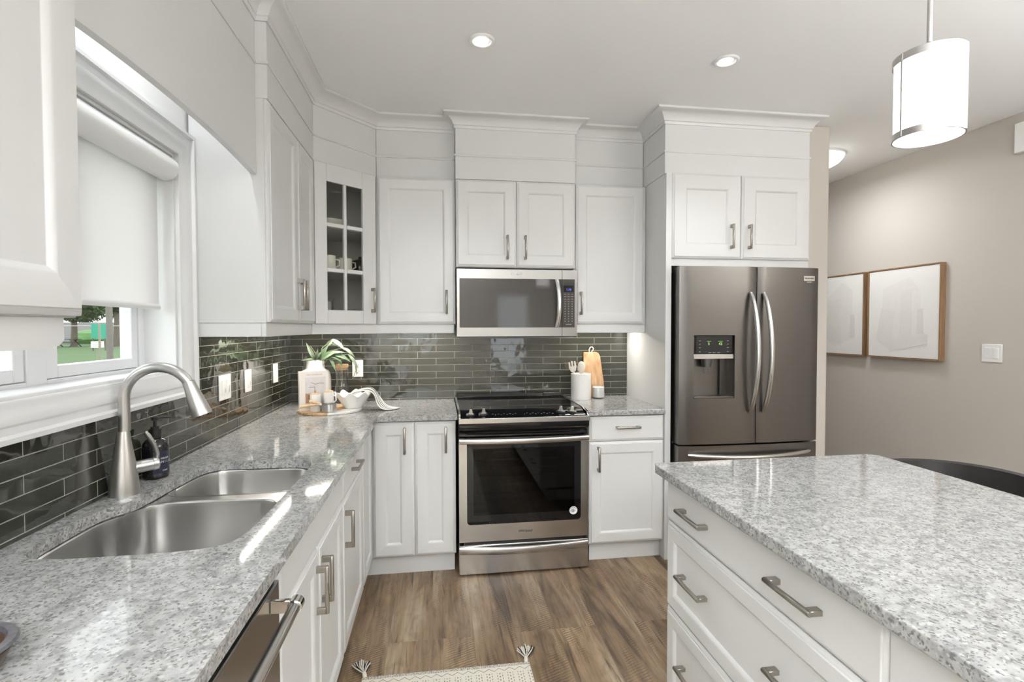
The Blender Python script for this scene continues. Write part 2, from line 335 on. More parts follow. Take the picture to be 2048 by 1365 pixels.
def thing(name, label, cat, loc=(0, 0, 0), group=None):
    o = bpy.data.objects.new(name, None); COL.objects.link(o); o.location = loc; o.empty_display_size = .05
    WO[o.name] = tuple(loc); o['label'] = label; o['category'] = cat
    if group: o['group'] = group
    return o
def tag(o, label, cat, group=None, kind=None):
    o['label'] = label; o['category'] = cat
    if group: o['group'] = group
    if kind: o['kind'] = kind
    return o
def struct(o): o['kind'] = 'structure'; return o
def lab(o, label): o['label'] = label; return o

def text(name, s, size, M, m, parent, depth=0.0004, align='CENTER', shear=0):
    c = bpy.data.curves.new(name, 'FONT'); c.body = s; c.size = size; c.extrude = depth; c.align_x = align; c.align_y = 'CENTER'; c.shear = shear; c.resolution_u = 2
    t = bpy.data.objects.new(name + '_tmp', c); COL.objects.link(t)
    bpy.context.view_layer.update()
    me = bpy.data.meshes.new_from_object(t.evaluated_get(bpy.context.evaluated_depsgraph_get()))
    bpy.data.objects.remove(t); bpy.data.curves.remove(c)
    me.name = name; base = Vector(WO[parent.name])
    me.transform(Matrix.Translation(-base) @ M); me.materials.clear(); me.materials.append(m)
    o = bpy.data.objects.new(name, me); COL.objects.link(o); o.parent = parent; WO[o.name] = tuple(base)
    return o

def frameM(P, u):
    """local x along u (to the right seen from the front), y into the cabinet, z up"""
    ux, uy = u
    return Matrix(((ux, -uy, 0, P[0]), (uy, ux, 0, P[1]), (0, 0, 1, P[2]), (0, 0, 0, 1)))
def textM(M, x, y, z): return M @ Matrix.Translation((x, y, z)) @ Matrix.Rotation(R_(90), 4, 'X')

def rect(x0, x1, z0, z1, i, y): return [(x0 + i, y, z0 + i), (x1 - i, y, z0 + i), (x1 - i, y, z1 - i), (x0 + i, y, z1 - i)]
def front_rings(w, h, panel, stile):
    L = [rect(0, w, 0, h, 0, 0), rect(0, w, 0, h, 0, -0.010), rect(0, w, 0, h, 0.007, -0.0155), rect(0, w, 0, h, 0.012, -0.0165), rect(0, w, 0, h, 0.0135, -0.020)]
    if panel: L += [rect(0, w, 0, h, stile, -0.020), rect(0, w, 0, h, stile + 0.005, -0.0175), rect(0, w, 0, h, stile + 0.013, -0.0105), rect(0, w, 0, h, stile + 0.015, -0.0105)]
    return L
def pull(M, parent, x, z, vert, ln=0.145, name='handle'):
    """bar pull standing 35 mm off the front: two flat posts and a bar"""
    mb = MB(M @ Matrix.Translation((x, -0.020, z)) @ (Matrix() if vert else Matrix.Rotation(R_(90), 4, 'Y')))
    h = ln / 2
    for sgn in (-1, 1):
        z0, z1 = sorted((sgn * h, sgn * (h - 0.019)))
        mb.box(-0.006, 0.006, -0.027, 0.001, z0, z1)
    mb.tube([(0, -0.030, -h), (0, -0.030, h)], 0.0068, 10, 1.0, (0, 1, 0))
    return mb.build(name, NICKEL, parent, bevel=0.001, seg=1)
def front(parent, P, u, w, h, panel=True, stile=0.056, handle=None, name='door'):
    """raised-frame door or drawer front whose lower-left corner (seen from the front) is P"""
    M = frameM(P, u)
    d = MB(M).loops(front_rings(w, h, panel, stile)).build(name, PAINT, parent, bevel=0.0008, seg=1)
    for hd in (handle or []): pull(M, d, *hd)
    return d
def sweep(prof, path, name, m, parent=None, org=None):
    """profile (out, z) run along a plan path; outward is the right-hand side"""
    n = len(path); L = []
    nr = []
    for i in range(n - 1):
        d = Vector((path[i + 1][0] - path[i][0], path[i + 1][1] - path[i][1])).normalized(); nr.append(Vector((d.y, -d.x)))
    for i, p in enumerate(path):
        a = nr[max(i - 1, 0)]; b = nr[min(i, n - 2)]
        mt = (a + b) / (1 + a.dot(b)) if 1 + a.dot(b) > 1e-6 else a
        L.append([(p[0] + mt.x * o, p[1] + mt.y * o, z) for o, z in prof])
    return MB().loops(L).build(name, m, parent, org)

# ------------------------------------------------------------------ room shell
YF, YB, XR = -7.2, 3.0, 4.43
struct(MB().box(-0.2, XR + .12, YF - .12, YB + .12, -0.12, 0).build('floor', FLOOR))
struct(MB().box(-0.2, XR + .12, YF - .12, YB + .12, CZ, CZ + .12).build('ceiling', CEIL))
WY0, WY1, WZ0, WZ1 = -2.385, -1.440, 1.237, 2.045             # opening of the window over the sink
wl = MB()
wl.box(-0.18, 0, YF, WY0, 0, CZ); wl.box(-0.18, 0, WY1, YB, 0, CZ); wl.box(-0.18, 0, WY0, WY1, 0, WZ0); wl.box(-0.18, 0, WY0, WY1, WZ1, CZ)
wall_left = struct(wl.build('wall_left', WALLW))
wall_back = struct(MB().box(0, 3.245, 0, 0.12, 0, CZ).build('wall_back', WALLW))
PX0, PX1, PY = 3.247, 3.452, -0.53
struct(MB().box(PX0, PX1, PY, YB, 0, CZ).build('wall_partition', GREIGE, bevel=0.012, seg=3))
struct(MB().box(XR, XR + .12, YF, YB, 0, CZ).build('wall_right', GREIGE))
struct(MB().box(PX1, XR, YB, YB + .12, 0, CZ).build('wall_hall', GREIGE))
REAR = [(0.15, 0.85, 0.95, 2.05), (2.05, 2.75, 0.12, 2.08)]       # openings of the window and glazed door added behind the camera
wf = MB(); wf.box(-0.18, REAR[0][0], YF - .12, YF, 0, CZ); wf.box(REAR[0][1], REAR[1][0], YF - .12, YF, 0, CZ); wf.box(REAR[1][1], XR, YF - .12, YF, 0, CZ)
for a, b_, c0, c1 in REAR: wf.box(a, b_, YF - .12, YF, 0, c0); wf.box(a, b_, YF - .12, YF, c1, CZ)
struct(wf.build('wall_front', GREIGE))
tb = MB().box(0, 2.297, -0.008, 0, 0.886, 1.425).build('tile_backsplash', TILEB, wall_back)
tl = MB(); tl.box(0, 0.008, -1.335, -0.008, 0.886, 1.425); tl.box(0, 0.008, -3.3, -1.335, 0.886, 1.146)
tl.build('tile_backsplash', TILEL, wall_left)
# unseen window and glazed door, added in the rear wall to let daylight in
for nm, (a, b_, c0, c1) in zip(('added_window', 'added_door'), REAR):
    wr = bpy.data.objects.new(nm, None); COL.objects.link(wr); WO[wr.name] = (0, 0, 0); struct(wr)
    m_ = MB(); t = .07
    m_.box(a, a + t, YF - .09, YF - .03, c0, c1); m_.box(b_ - t, b_, YF - .09, YF - .03, c0, c1); m_.box(a + t, b_ - t, YF - .09, YF - .03, c0, c0 + t); m_.box(a + t, b_ - t, YF - .09, YF - .03, c1 - t, c1)
    m_.build('frame', VINYL, wr)
    MB().box(a + t, b_ - t, YF - .064, YF - .06, c0 + t, c1 - t).build('glass_pane', PANE, wr)

# ------------------------------------------------------------------ window over the sink
win = bpy.data.objects.new('window_1', None); COL.objects.link(win); win.location = (0, -1.91, WZ0); WO[win.name] = (0, -1.91, WZ0); struct(win)
prof = [(0.0, 0.0), (0.0, 0.014), (0.006, 0.017), (0.030, 0.019), (0.042, 0.026), (0.052, 0.026), (0.058, 0.021), (0.074, 0.024), (0.080, 0.034), (0.092, 0.034), (0.094, 0.0)]
L = []
for sy, sz in ((WY0, WZ0), (WY1, WZ0), (WY1, WZ1), (WY0, WZ1)):
    dy = -1 if sy == WY0 else 1; dz = -1 if sz == WZ0 else 1
    L.append([(0.0005 + h, sy + dy * (o if dy > 0 else min(o, .036)), sz + dz * o) for o, h in prof])
L.append(L[0]); MB().loops(L, cap0=False, cap1=False).build('casing', TRIM, win)
j = MB()
j.box(-0.105, 0.0, WY1 - 0.012, WY1 - .0005, WZ0 + .0005, WZ1 - .0005); j.box(-0.105, 0.0, WY0 + .0005, WY0 + .012, WZ0 + .0005, WZ1 - .0005)
j.box(-0.105, 0.0, WY0 + .012, WY1 - .012, WZ1 - .012, WZ1 - .0005)
j.build('jamb', TRIM, win)
MB().box(-0.105, 0.004, WY0 + .0005, WY1 - .0005, WZ0 - .002, WZ0 + .010).build('sill', TRIM, win, bevel=.003)
fr = MB(); fx0, fx1 = -0.165, -0.105; b0, b1, bz0, bz1 = WY0 + .001, WY1 - .001, WZ0 + .001, WZ1 - .001
fr.box(fx0, fx1, b1 - .045, b1, bz0, bz1); fr.box(fx0, fx1, b0, b0 + .045, bz0, bz1); fr.box(fx0, fx1, -1.995, -1.925, bz0, bz1)
for a, b_ in ((b0 + .045, -1.995), (-1.925, b1 - .045)): fr.box(fx0, fx1, a, b_, bz0, bz0 + .020); fr.box(fx0, fx1, a, b_, bz1 - .04, bz1)
fr.build('frame', VINYL, win, bevel=.003)
for a, b_ in ((b0 + .045, -1.995), (-1.925, b1 - .045)):
    sh = MB(); t = .036
    sh.box(-0.150, -0.110, a + .001, a + t + .012, bz0 + .021, bz1 - .041); sh.box(-0.150, -0.110, b_ - t, b_ - .001, bz0 + .021, bz1 - .041)
    sh.box(-0.150, -0.110, a + t + .012, b_ - t, bz0 + .021, bz0 + .02 + t); sh.box(-0.150, -0.110, a + t + .012, b_ - t, bz1 - .04 - t, bz1 - .041)
    so = sh.build('sash', VINYL, win, bevel=.003)
    MB().box(-0.134, -0.130, a + t, b_ - t, bz0 + .05, bz1 - .07).build('glass_pane', PANE, so)
# roller blind
bl = thing('roller_blind', 'white woven roller blind pulled two thirds down inside the window frame', 'blind', (-0.03, -1.91, 2.0))
y0, y1 = WY0 + .016, WY1 - .016
cs = [(-0.062, 2.035), (-0.062, 1.985)] + [(-0.022 + 0.046 * math.cos(a), 1.985 + .046 * math.sin(a)) for a in [R_(-100 + 14 * k) for k in range(14)]] + [(0.0, 2.033)]
MB().loops([[(x, y0, z) for x, z in cs], [(x, y1, z) for x, z in cs]], smooth=True).build('cassette', TRIM, bl)
MB().box(-0.046, -0.0445, y0 + .02, -1.472, 1.478, 1.99).build('shade', FABRIC, bl)
MB().tube([(-0.045, y0 + .02, 1.478), (-0.045, -1.470, 1.478)], 0.011, 12, .6).build('hem_bar', TRIM, bl)

# ------------------------------------------------------------------ upper cabinets
UB, UD, UT, FZ = 1.42, 1.423, 2.305, 2.66
def rail_box(mb, x0, x1, y0, y1, z0=1.365): return mb.box(x0, x1, y0, y1, z0, UB)
c = thing('wall_cabinet', 'white wall cabinet cut by the left photo edge, nearest the camera', 'cabinet', (0.14, -2.76, UB))
MB().box(0.002, 0.285, -3.1, -2.422, UB, 2.3055).box(0.002, 0.300, -3.1, -2.422, 2.306, FZ).build('body', PAINT, c, bevel=.001)
front(c, (0.285, -2.802, UD), (0, 1), 0.378, UT - UD, stile=.072)
front(c, (0.285, -3.1, UD), (0, 1), 0.295, UT - UD)
P = [(-3.1, 1.4195), (-3.1, 1.364), (-2.485, 1.364), (-2.462, 1.369), (-2.450, 1.378), (-2.450, 1.4195)]
MB().loops([[(x, y, z) for y, z in P] for x in (0.262, 0.282)]).build('light_rail', PAINT, c)

# arched valance over the window
va = MB(); N_ = 40; yA, yB_ = -2.421, -1.347
arc = [(yA + (yB_ - yA) * k / N_) for k in range(N_ + 1)]
az = lambda y: 2.008 + 0.0265 * (1 - ((y - (yA + yB_) / 2) / ((yB_ - yA) / 2)) ** 2)
va.loops([[(x, y, az(y)) for y in arc] + [(x, yB_, FZ), (x, yA, FZ)] for x in (0.233, 0.255)])
tag(va.build('arched_valance', PAINT, org=(0.244, -1.88, 2.03)), 'white arched valance board spanning over the sink window', 'valance')

c = thing('wall_cabinet', 'tall white two-door wall cabinet between the arched valance and glass-door cabinet', 'cabinet', (0.14, -0.98, UB))
MB().box(0.009, 0.285, -1.345, -0.614, UB, 2.3055).box(0.009, 0.300, -1.345, -0.614, 2.306, FZ).build('body', PAINT, c, bevel=.001)
front(c, (0.285, -1.343, UD), (0, 1), 0.411, UT - UD, stile=.06, handle=[(0.411 - .028, 0.136, True)])
front(c, (0.285, -0.929, UD), (0, 1), 0.317, UT - UD, stile=.06, handle=[(0.030, 0.134, True)])
rl = MB(); rail_box(rl, 0.265, 0.283, -1.343, -0.61); rail_box(rl, 0.03, 0.265, -1.343, -1.325); rl.build('light_rail', PAINT, c, bevel=.002)

# corner cabinet with glass door
G0, G1 = Vector((0.292, -0.594)), Vector((0.587, -0.339)); gu = (G1 - G0).normalized(); gl = (G1 - G0).length
poly = [(0.009, -0.612), (0.285, -0.612), (G0.x, G0.y), (G1.x, G1.y), (0.592, -0.33), (0.592, -0.009), (0.009, -0.009)]
c = thing('corner_cabinet', 'white diagonal corner wall cabinet with six-pane glass door', 'cabinet', (0.25, -0.25, UB))
bd = MB(); bd.prism(poly, UB, UB + .018); bd.prism(poly, 2.285, 2.3055)
bd.prism([(0.009, -0.612), (0.300, -0.612), (0.300, -0.598), (0.592, -0.286), (0.592, -0.009), (0.009, -0.009)], 2.306, FZ)
bd.box(0.009, 0.024, -0.612, -0.009, UB, 2.3); bd.box(0.024, 0.592, -0.024, -0.009, UB, 2.3)
bd.box(0.009, 0.285, -0.612, -0.597, UB, 2.3); bd.box(0.577, 0.592, -0.33, -0.009, UB, 2.3)
bd.build('body', PAINT, c)
ins = [(0.026, -0.595), (0.270, -0.595), (G0.x - .004, G0.y + .014), (G1.x - .014, G1.y + .006), (0.575, -0.32), (0.575, -0.026), (0.026, -0.026)]
for z in (1.712, 1.962): MB().prism(ins, z, z + .018).build('shelf', PAINT, c)
M = frameM((G0.x, G0.y, UD), gu); W, H = gl - .004, UT - UD
def frm(mb, x0, x1, z0, z1, y0=-0.020, y1=0.0): mb.box(x0, x1, y0, y1, z0, z1)
gd = MB(M); px0, px1, pz0, pz1 = 0.072, 0.297, 1.500 - UD, 2.208 - UD
frm(gd, 0, px0, 0, H); frm(gd, px1, W, 0, H); frm(gd, px0, px1, 0, pz0); frm(gd, px0, px1, pz1, H)
frm(gd, .176, .194, pz0, pz1, -.018)
for zz in (1.722 - UD, 1.972 - UD): frm(gd, px0, .176, zz - .011, zz + .011, -.0178); frm(gd, .194, px1, zz - .011, zz + .011, -.0178)
d = gd.build('door', PAINT, c, bevel=.003)
MB(M).box(px0 - .002, px1 + .002, -.008, -.005, pz0 - .002, pz1 + .002).build('glass_pane', CABGLASS, d)
pull(M, d, W - .032, 0.140, True)
rp = MB(); a = Vector((0.265, -0.588)); b = Vector((0.576, -0.318))
rp.prism([(.283, -.60), (.594, -.331), (.58, -.316), (.268, -.585)], 1.365, UB); rp.build('light_rail', PAINT, c)

c = thing('wall_cabinet', 'white single-door wall cabinet between glass-door cabinet and microwave', 'cabinet', (0.83, -0.17, UB))
MB().box(0.594, 1.068, -0.33, -0.009, UB, 2.3055).box(0.594, 1.068, -0.286, -0.009, 2.306, FZ).build('body', PAINT, c, bevel=.001)
front(c, (0.604, -0.33, UD), (1, 0), 0.463, UT - UD, stile=.062, handle=[(0.463 - .054, 0.134, True)])
rl = MB(); rail_box(rl, 0.590, 1.060, -0.331, -0.313); rl.build('light_rail', PAINT, c, bevel=.003)

c = thing('wall_cabinet', 'short white two-door wall cabinet directly above the microwave', 'cabinet', (1.44, -0.18, 1.765))
MB().box(1.070, 1.814, -0.368, -0.002, 1.768, 2.302).box(1.070, 1.814, -0.374, -0.002, 2.3025, FZ).build('body', PAINT, c, bevel=.001)
front(c, (1.071, -0.368, 1.771), (1, 0), 0.370, 0.527, stile=.066, handle=[(0.370 - .058, 0.120, True)])
front(c, (1.443, -0.368, 1.771), (1, 0), 0.369, 0.527, stile=.066, handle=[(0.052, 0.120, True)])

c = thing('wall_cabinet', 'white single-door wall cabinet between microwave and refrigerator panel', 'cabinet', (2.05, -0.17, UB))
MB().box(1.816, 2.296, -0.33, -0.009, UB, 2.3055).box(1.816, 2.296, -0.286, -0.009, 2.306, FZ).build('body', PAINT, c, bevel=.001)
front(c, (1.828, -0.33, UD), (1, 0), 0.452, UT - UD, stile=.062, handle=[(0.030, 0.130, True)])
rl = MB(); rail_box(rl, 1.835, 2.296, -0.331, -0.313); rl.build('light_rail', PAINT, c, bevel=.003)

c = thing('wall_cabinet', 'deep white two-door wall cabinet over the refrigerator', 'cabinet', (2.78, -0.3, 1.77))
bd = MB(); bd.box(2.336, 3.243, -0.61, -0.002, 1.768, FZ); bd.box(2.299, 2.336, -0.61, -0.002, 2.314, FZ); bd.build('body', PAINT, c)
front(c, (2.338, -0.61, 1.811), (1, 0), 0.443, 0.505, stile=.084, handle=[(0.443 - .068, 0.134, True)])
front(c, (2.784, -0.61, 1.811), (1, 0), 0.457, 0.505, stile=.084, handle=[(0.044, 0.134, True)])
tag(MB().box(2.299, 2.334, -0.630, -0.009, 0.0, 2.312).build('end_panel', PAINT, org=(2.316, -.32, 0), bevel=.001), 'tall white end panel standing left of the refrigerator', 'panel')

# crown and bead mouldings
PATH = [(0.300, -3.1), (0.300, -2.421), (0.255, -2.421), (0.255, -1.346), (0.300, -1.346), (0.300, -0.598), (0.592, -0.286), (1.070, -0.286), (1.070, -0.374), (1.814, -0.374), (1.814, -0.286), (2.299, -0.286), (2.299, -0.61), (3.243, -0.61), (3.243, -0.535)]
crown = [(0.0, 2.604), (0.006, 2.604), (0.009, 2.612), (0.009, 2.620), (0.013, 2.622), (0.017, 2.632), (0.024, 2.644), (0.034, 2.655), (0.048, 2.664), (0.062, 2.669), (0.066, 2.670), (0.072, 2.674), (0.072, 2.6845), (0.0, 2.6845)]
struct(sweep(crown, PATH, 'trim_1', PAINT)); 
bead = [(0.0, 2.438), (0.004, 2.438), (0.007, 2.442), (0.007, 2.447), (0.004, 2.451), (0.0, 2.451)]
struct(sweep(bead, PATH, 'trim_2', PAINT))

# ------------------------------------------------------------------ base cabinets, left run
BZ, BT = 0.119, 0.876
def toe(parent, x0, x1, y0, y1): return MB().box(x0, x1, y0, y1, 0.0, 0.114).build('toe_kick', PAINT, parent)
c = thing('base_cabinet', 'white two-door sink base cabinet beside the dishwasher', 'cabinet', (0.29, -1.877, 0))
bd = MB(); bd.box(0.002, 0.5765, -2.270, -1.483, 0.115, 0.645); bd.box(0.545, 0.5765, -2.270, -1.483, 0.645, 0.880)
bd.build('body', PAINT, c); toe(c, 0.002, 0.52, -2.27, -1.483)
front(c, (0.5765, -2.268, 0.733), (0, 1), 0.783, BT - 0.733, panel=False, name='false_front')
front(c, (0.5765, -2.268, BZ), (0, 1), 0.388, 0.609, handle=[(0.388 - .034, 0.490, True)])
front(c, (0.5765, -1.877, BZ), (0, 1), 0.392, 0.609, handle=[(0.034, 0.490, True)])
c = thing('base_cabinet', 'white base cabinet with one drawer above a door, left run near the corner', 'cabinet', (0.29, -1.2, 0))
MB().box(0.002, 0.5765, -1.481, -0.962, 0.115, 0.880).build('body', PAINT, c); toe(c, 0.002, 0.52, -1.481, -0.962)
front(c, (0.5765, -1.479, 0.728), (0, 1), 0.515, BT - 0.728, panel=False, handle=[(0.262, 0.074, False)], name='drawer')
front(c, (0.5765, -1.479, BZ), (0, 1), 0.515, 0.604, handle=[(0.036, 0.490, True)])
c = thing('corner_cabinet', 'white corner base cabinet with narrow doors left of the range', 'cabinet', (0.5, -0.4, 0))
bd = MB(); bd.box(0.002, 0.5765, -0.960, -0.002, 0.115, 0.880); bd.box(0.5765, 1.056, -0.606, -0.002, 0.115, 0.880); bd.build('body', PAINT, c)
tk = MB(); tk.box(0.002, 0.52, -0.96, -0.002, 0, .114); tk.box(0.52, 1.049, -0.565, -0.002, 0, .114); tk.build('toe_kick', PAINT, c)
front(c, (0.5765, -0.957, BZ), (0, 1), 0.328, BT - BZ)
front(c, (0.600, -0.606, BZ), (1, 0), 0.2255, BT - BZ, handle=[(0.2255 - .052, 0.655, True)], stile=.066)
front(c, (0.828, -0.606, BZ), (1, 0), 0.227, BT - BZ, handle=[(0.227 - .055, 0.655, True)], stile=.066)
c = thing('base_cabinet', 'white base cabinet with a drawer and door right of the range', 'cabinet', (2.06, -0.3, 0))
MB().box(1.834, 2.297, -0.606, -0.002, 0.115, 0.880).build('body', PAINT, c); toe(c, 1.852, 2.297, -0.565, -0.002)
front(c, (1.835, -0.606, 0.729), (1, 0), 0.461, BT - 0.729, panel=False, handle=[(0.232, 0.082, False)], name='drawer')
front(c, (1.835, -0.606, BZ), (1, 0), 0.461, 0.606, handle=[(0.052, 0.508, True)], stile=.062)

# dishwasher
dw = thing('dishwasher', 'stainless steel dishwasher built under the near left counter', 'dishwasher', (0.3, -2.575, 0))
MB().box(0.03, 0.56, -2.868, -2.282, 0.02, 0.66).build('body', BLACK, dw)
MB().box(0.561, 0.599, -2.871, -2.278, 0.115, 0.824).build('door', STEEL2, dw, bevel=.003)
MB().box(0.535, 0.588, -2.871, -2.278, 0.826, 0.878).build('gap_shade_strip', BLACKGL, dw)  # black strip standing in for the shaded gap between counter and door
MB().box(0.50, 0.54, -2.868, -2.282, 0.0, 0.10).build('toe_kick', BLACK, dw)
MB().tube([(0.652, -2.815, 0.795), (0.652, -2.338, 0.795)], 0.0125, 16, 1, (0, 0, 1)).build('handle', STEEL, dw)
for y in (-2.338, -2.815):
    s_ = 1 if y > -2.5 else -1
    br = MB(); br.box(0.599, 0.640, y - .006, y + .006, 0.778, 0.806); br.tube([(0.652, y - .017 * s_, 0.795), (0.652, y + .012 * s_, 0.795)], 0.0155, 16); br.box(.64, .655, y - .006, y + .006, .786, .806)
    br.build('handle_bracket', CHROME, dw, bevel=.002)
c = thing('base_cabinet', 'white base cabinet at the near end of the left run, below the dark wooden bowl', 'cabinet', (0.29, -3.1, 0))
MB().box(0.002, 0.5765, -3.3, -2.876, 0.115, 0.880).build('body', PAINT, c); toe(c, 0.002, 0.52, -3.3, -2.876)
front(c, (0.5765, -3.298, BZ), (0, 1), 0.418, BT - BZ)

# ------------------------------------------------------------------ counters
CT, CB = 0.914, 0.884
def slab(outer, holes, z0, z1, name, parent=None, org=None, m=GRAN, bevel=.004):
    bm = bmesh.new(); loops = []
    for lp in [outer] + holes:
        vs_ = [bm.verts.new((x, y, z1)) for x, y in lp]; es = [bm.edges.new((vs_[i], vs_[(i + 1) % len(vs_)])) for i in range(len(vs_))]; loops.append((vs_, es))
    bmesh.ops.triangle_fill(bm, use_beauty=True, edges=bm.edges[:], normal=(0, 0, 1))
    top = bm.faces[:]
    low = {}
    for v in bm.verts[:]: low[v] = bm.verts.new((v.co.x, v.co.y, z0))
    for f in top: bm.faces.new([low[v] for v in reversed(f.verts)])
    for vs_, es in loops:
        for i in range(len(vs_)):
            a, b = vs_[i], vs_[(i + 1) % len(vs_)]; bm.faces.new((a, b, low[b], low[a]))
    bmesh.ops.recalc_face_normals(bm, faces=bm.faces)
    base = Vector(WO[parent.name]) if parent else Vector(org or (0, 0, 0))
    bmesh.ops.translate(bm, verts=bm.verts, vec=-base)
    me = bpy.data.meshes.new(name); bm.to_mesh(me); bm.free(); me.materials.append(m)
    o = bpy.data.objects.new(name, me); COL.objects.link(o); WO[o.name] = tuple(base)
    if parent: o.parent = parent
    else: o.location = base
    if bevel:
        md = o.modifiers.new('bevel', 'BEVEL'); md.width = bevel; md.segments = 3; md.limit_method = 'ANGLE'; md.angle_limit = R_(60)
    return o
def catmull(P, k=5):
    n = len(P); out = []
    for i in range(n):
        p0, p1, p2, p3 = (Vector(P[(i + d) % n]) for d in (-1, 0, 1, 2))
        for s in range(k):
            t = s / k
            out.append(tuple(0.5 * ((2 * p1) + (p2 - p0) * t + (2 * p0 - 5 * p1 + 4 * p2 - p3) * t * t + (3 * p1 - p0 - 3 * p2 + p3) * t ** 3)))
    return out
def arcpts(cx, cy, r, a0, a1, n=6): return [(cx + r * math.cos(R_(a0 + (a1 - a0) * k / n)), cy + r * math.sin(R_(a0 + (a1 - a0) * k / n))) for k in range(n + 1)]
CUT = [(.084, -2.275), (.070, -2.228), (.066, -2.184), (.065, -2.11), (.068, -2.026), (.086, -1.972), (.110, -1.93), (.118, -1.852), (.121, -1.765), (.126, -1.70), (.131, -1.625), (.146, -1.565), (.182, -1.532), (.272, -1.528), (.364, -1.530), (.462, -1.543), (.505, -1.588), (.517, -1.668), (.517, -1.869), (.517, -2.025), (.516, -2.105), (.514, -2.171), (.509, -2.228), (.492, -2.275), (.456, -2.298), (.406, -2.307), (.36, -2.311), (.246, -2.313), (.179, -2.311), (.115, -2.302)]
cut = catmull(CUT, 4)
OUT = [(0.009, -3.3), (0.629, -3.3), (0.629, -0.672)] + [(0.629 + .026 * (1 - math.cos(R_(a))), -0.672 + .026 * math.sin(R_(a))) for a in (18, 36, 54, 72, 90)] + [(1.065, -0.646), (1.065, -0.009), (0.009, -0.009)]
tag(slab(OUT, [list(reversed(cut))], CB, CT, 'countertop', org=(0.3, -1.5, CB)), 'speckled grey-white stone countertop along the window with sink cutout', 'countertop')
tag(slab([(1.822, -0.646), (2.297, -0.646), (2.297, -0.009), (1.822, -0.009)], [], CB, CT, 'countertop', org=(2.06, -.33, CB)), 'short speckled stone countertop between range and refrigerator panel', 'countertop')

# sink
sk = thing('sink', 'stainless steel double bowl undermount sink below the window', 'sink', (0.3, -1.92, 0.68))
def inset_loop(lp, k, z, c=None):
    cx = sum(p[0] for p in lp) / len(lp); cy = sum(p[1] for p in lp) / len(lp)
    r = []
    for x, y in lp:
        d = math.hypot(x - cx, y - cy); f = max(0.0, (d - k) / d); r.append((cx + (x - cx) * f, cy + (y - cy) * f, z))
    return r
near = [p for p in CUT if p[1] < -1.95]; far = [p for p in CUT if p[1] > -1.75]
i0 = next(i for i, p in enumerate(CUT) if p[1] >= -1.95)
i1 = len(CUT) - 1 - next(i for i, p in enumerate(reversed(CUT)) if p[1] >= -1.95)
nearP = CUT[i1 + 1:] + CUT[:i0] + [(.098, -1.925), (.125, -1.885), (.175, -1.869), (.29, -1.868), (.40, -1.870), (.462, -1.885), (.503, -1.93)]
j0 = [i for i, p in enumerate(CUT) if p[1] > -1.72 and p[0] < .3][0]; j1 = [i for i, p in enumerate(CUT) if p[1] > -1.72][-1]
farP = CUT[j0:j1 + 1] + [(.514, -1.755), (.497, -1.792), (.455, -1.806), (.37, -1.809), (.26, -1.810), (.185, -1.808), (.148, -1.795), (.128, -1.760)]
def grow(P, k):
    cx = sum(p[0] for p in P) / len(P); cy = sum(p[1] for p in P) / len(P)
    return [(x + (x - cx) / math.hypot(x - cx, y - cy) * k, y + (y - cy) / math.hypot(x - cx, y - cy) * k) for x, y in P]
nb, fb = catmull(nearP, 4), catmull(farP, 4)
zr = 0.8825
for lp, zb in ((nb, 0.690), (fb, 0.705)):
    prof_ = [(-.010, zr - .0005), (0, zr - .0008), (0.004, zr - .004), (0.006, zr - .015), (0.012, zb + .05), (0.018, zb + .025), (0.030, zb + .009), (0.05, zb + .001), (0.08, zb)]
    b_ = MB(); b_.loops([inset_loop(lp, k, z) for k, z in prof_], smooth=True, cap0=False)
    bo = b_.build('bowl', SINK, sk)
    cx = sum(p[0] for p in lp) / len(lp); cy = sum(p[1] for p in lp) / len(lp)
    MB().lathe([(0.044, zb + .0005), (0.044, zb + .004), (0.036, zb + .003), (0.030, zb + .001), (.002, zb + .001)], (cx, cy), 24).build('drain', CHROME, bo)
dvl = [(.085, -1.965), (.125, -1.885), (.175, -1.867), (.29, -1.866), (.40, -1.868), (.462, -1.883), (.517, -1.95), (.519, -1.73), (.497, -1.790), (.455, -1.808), (.37, -1.811), (.26, -1.812), (.185, -1.810), (.148, -1.797), (.122, -1.72)]
MB().prism(dvl, zr - .004, zr - .0012).build('divider', SINK, sk)

# island
isl = thing('kitchen_island', 'white kitchen island cabinet with wide drawer fronts, right foreground', 'island', (2.1, -2.8, 0))
MB().box(1.775, 2.330, -3.88, -1.805, 0.115, 0.882).build('body', PAINT, isl, bevel=.001); toe(isl, 1.83, 2.30, -3.86, -1.84)
MB().box(1.758, 1.775, -3.88, -2.708, 0.119, 0.878).build('side_panel', PAINT, isl, bevel=.001)
u = (0, -1)
for z0, h, pn, hz in ((0.725, 0.152, False, 0.076), (0.421, 0.300, True, 0.162), (0.119, 0.298, True, 0.160)):
    front(isl, (1.775, -1.812, z0), u, 0.892, h, panel=pn, stile=.052, handle=[(0.205, hz, False, .152), (0.663, hz, False, .152)], name='drawer')
IT = [(1.720, -3.9), (2.612, -3.9)] + [(2.612, -1.800), (2.600, -1.786), (2.572, -1.772)] + [(1.745, -1.772), (1.727, -1.779), (1.720, -1.797)]
tag(slab(IT, [], 0.8835, CT, 'countertop', org=(2.16, -2.8, .884)), 'speckled warm-white stone countertop on the island, right foreground', 'countertop')

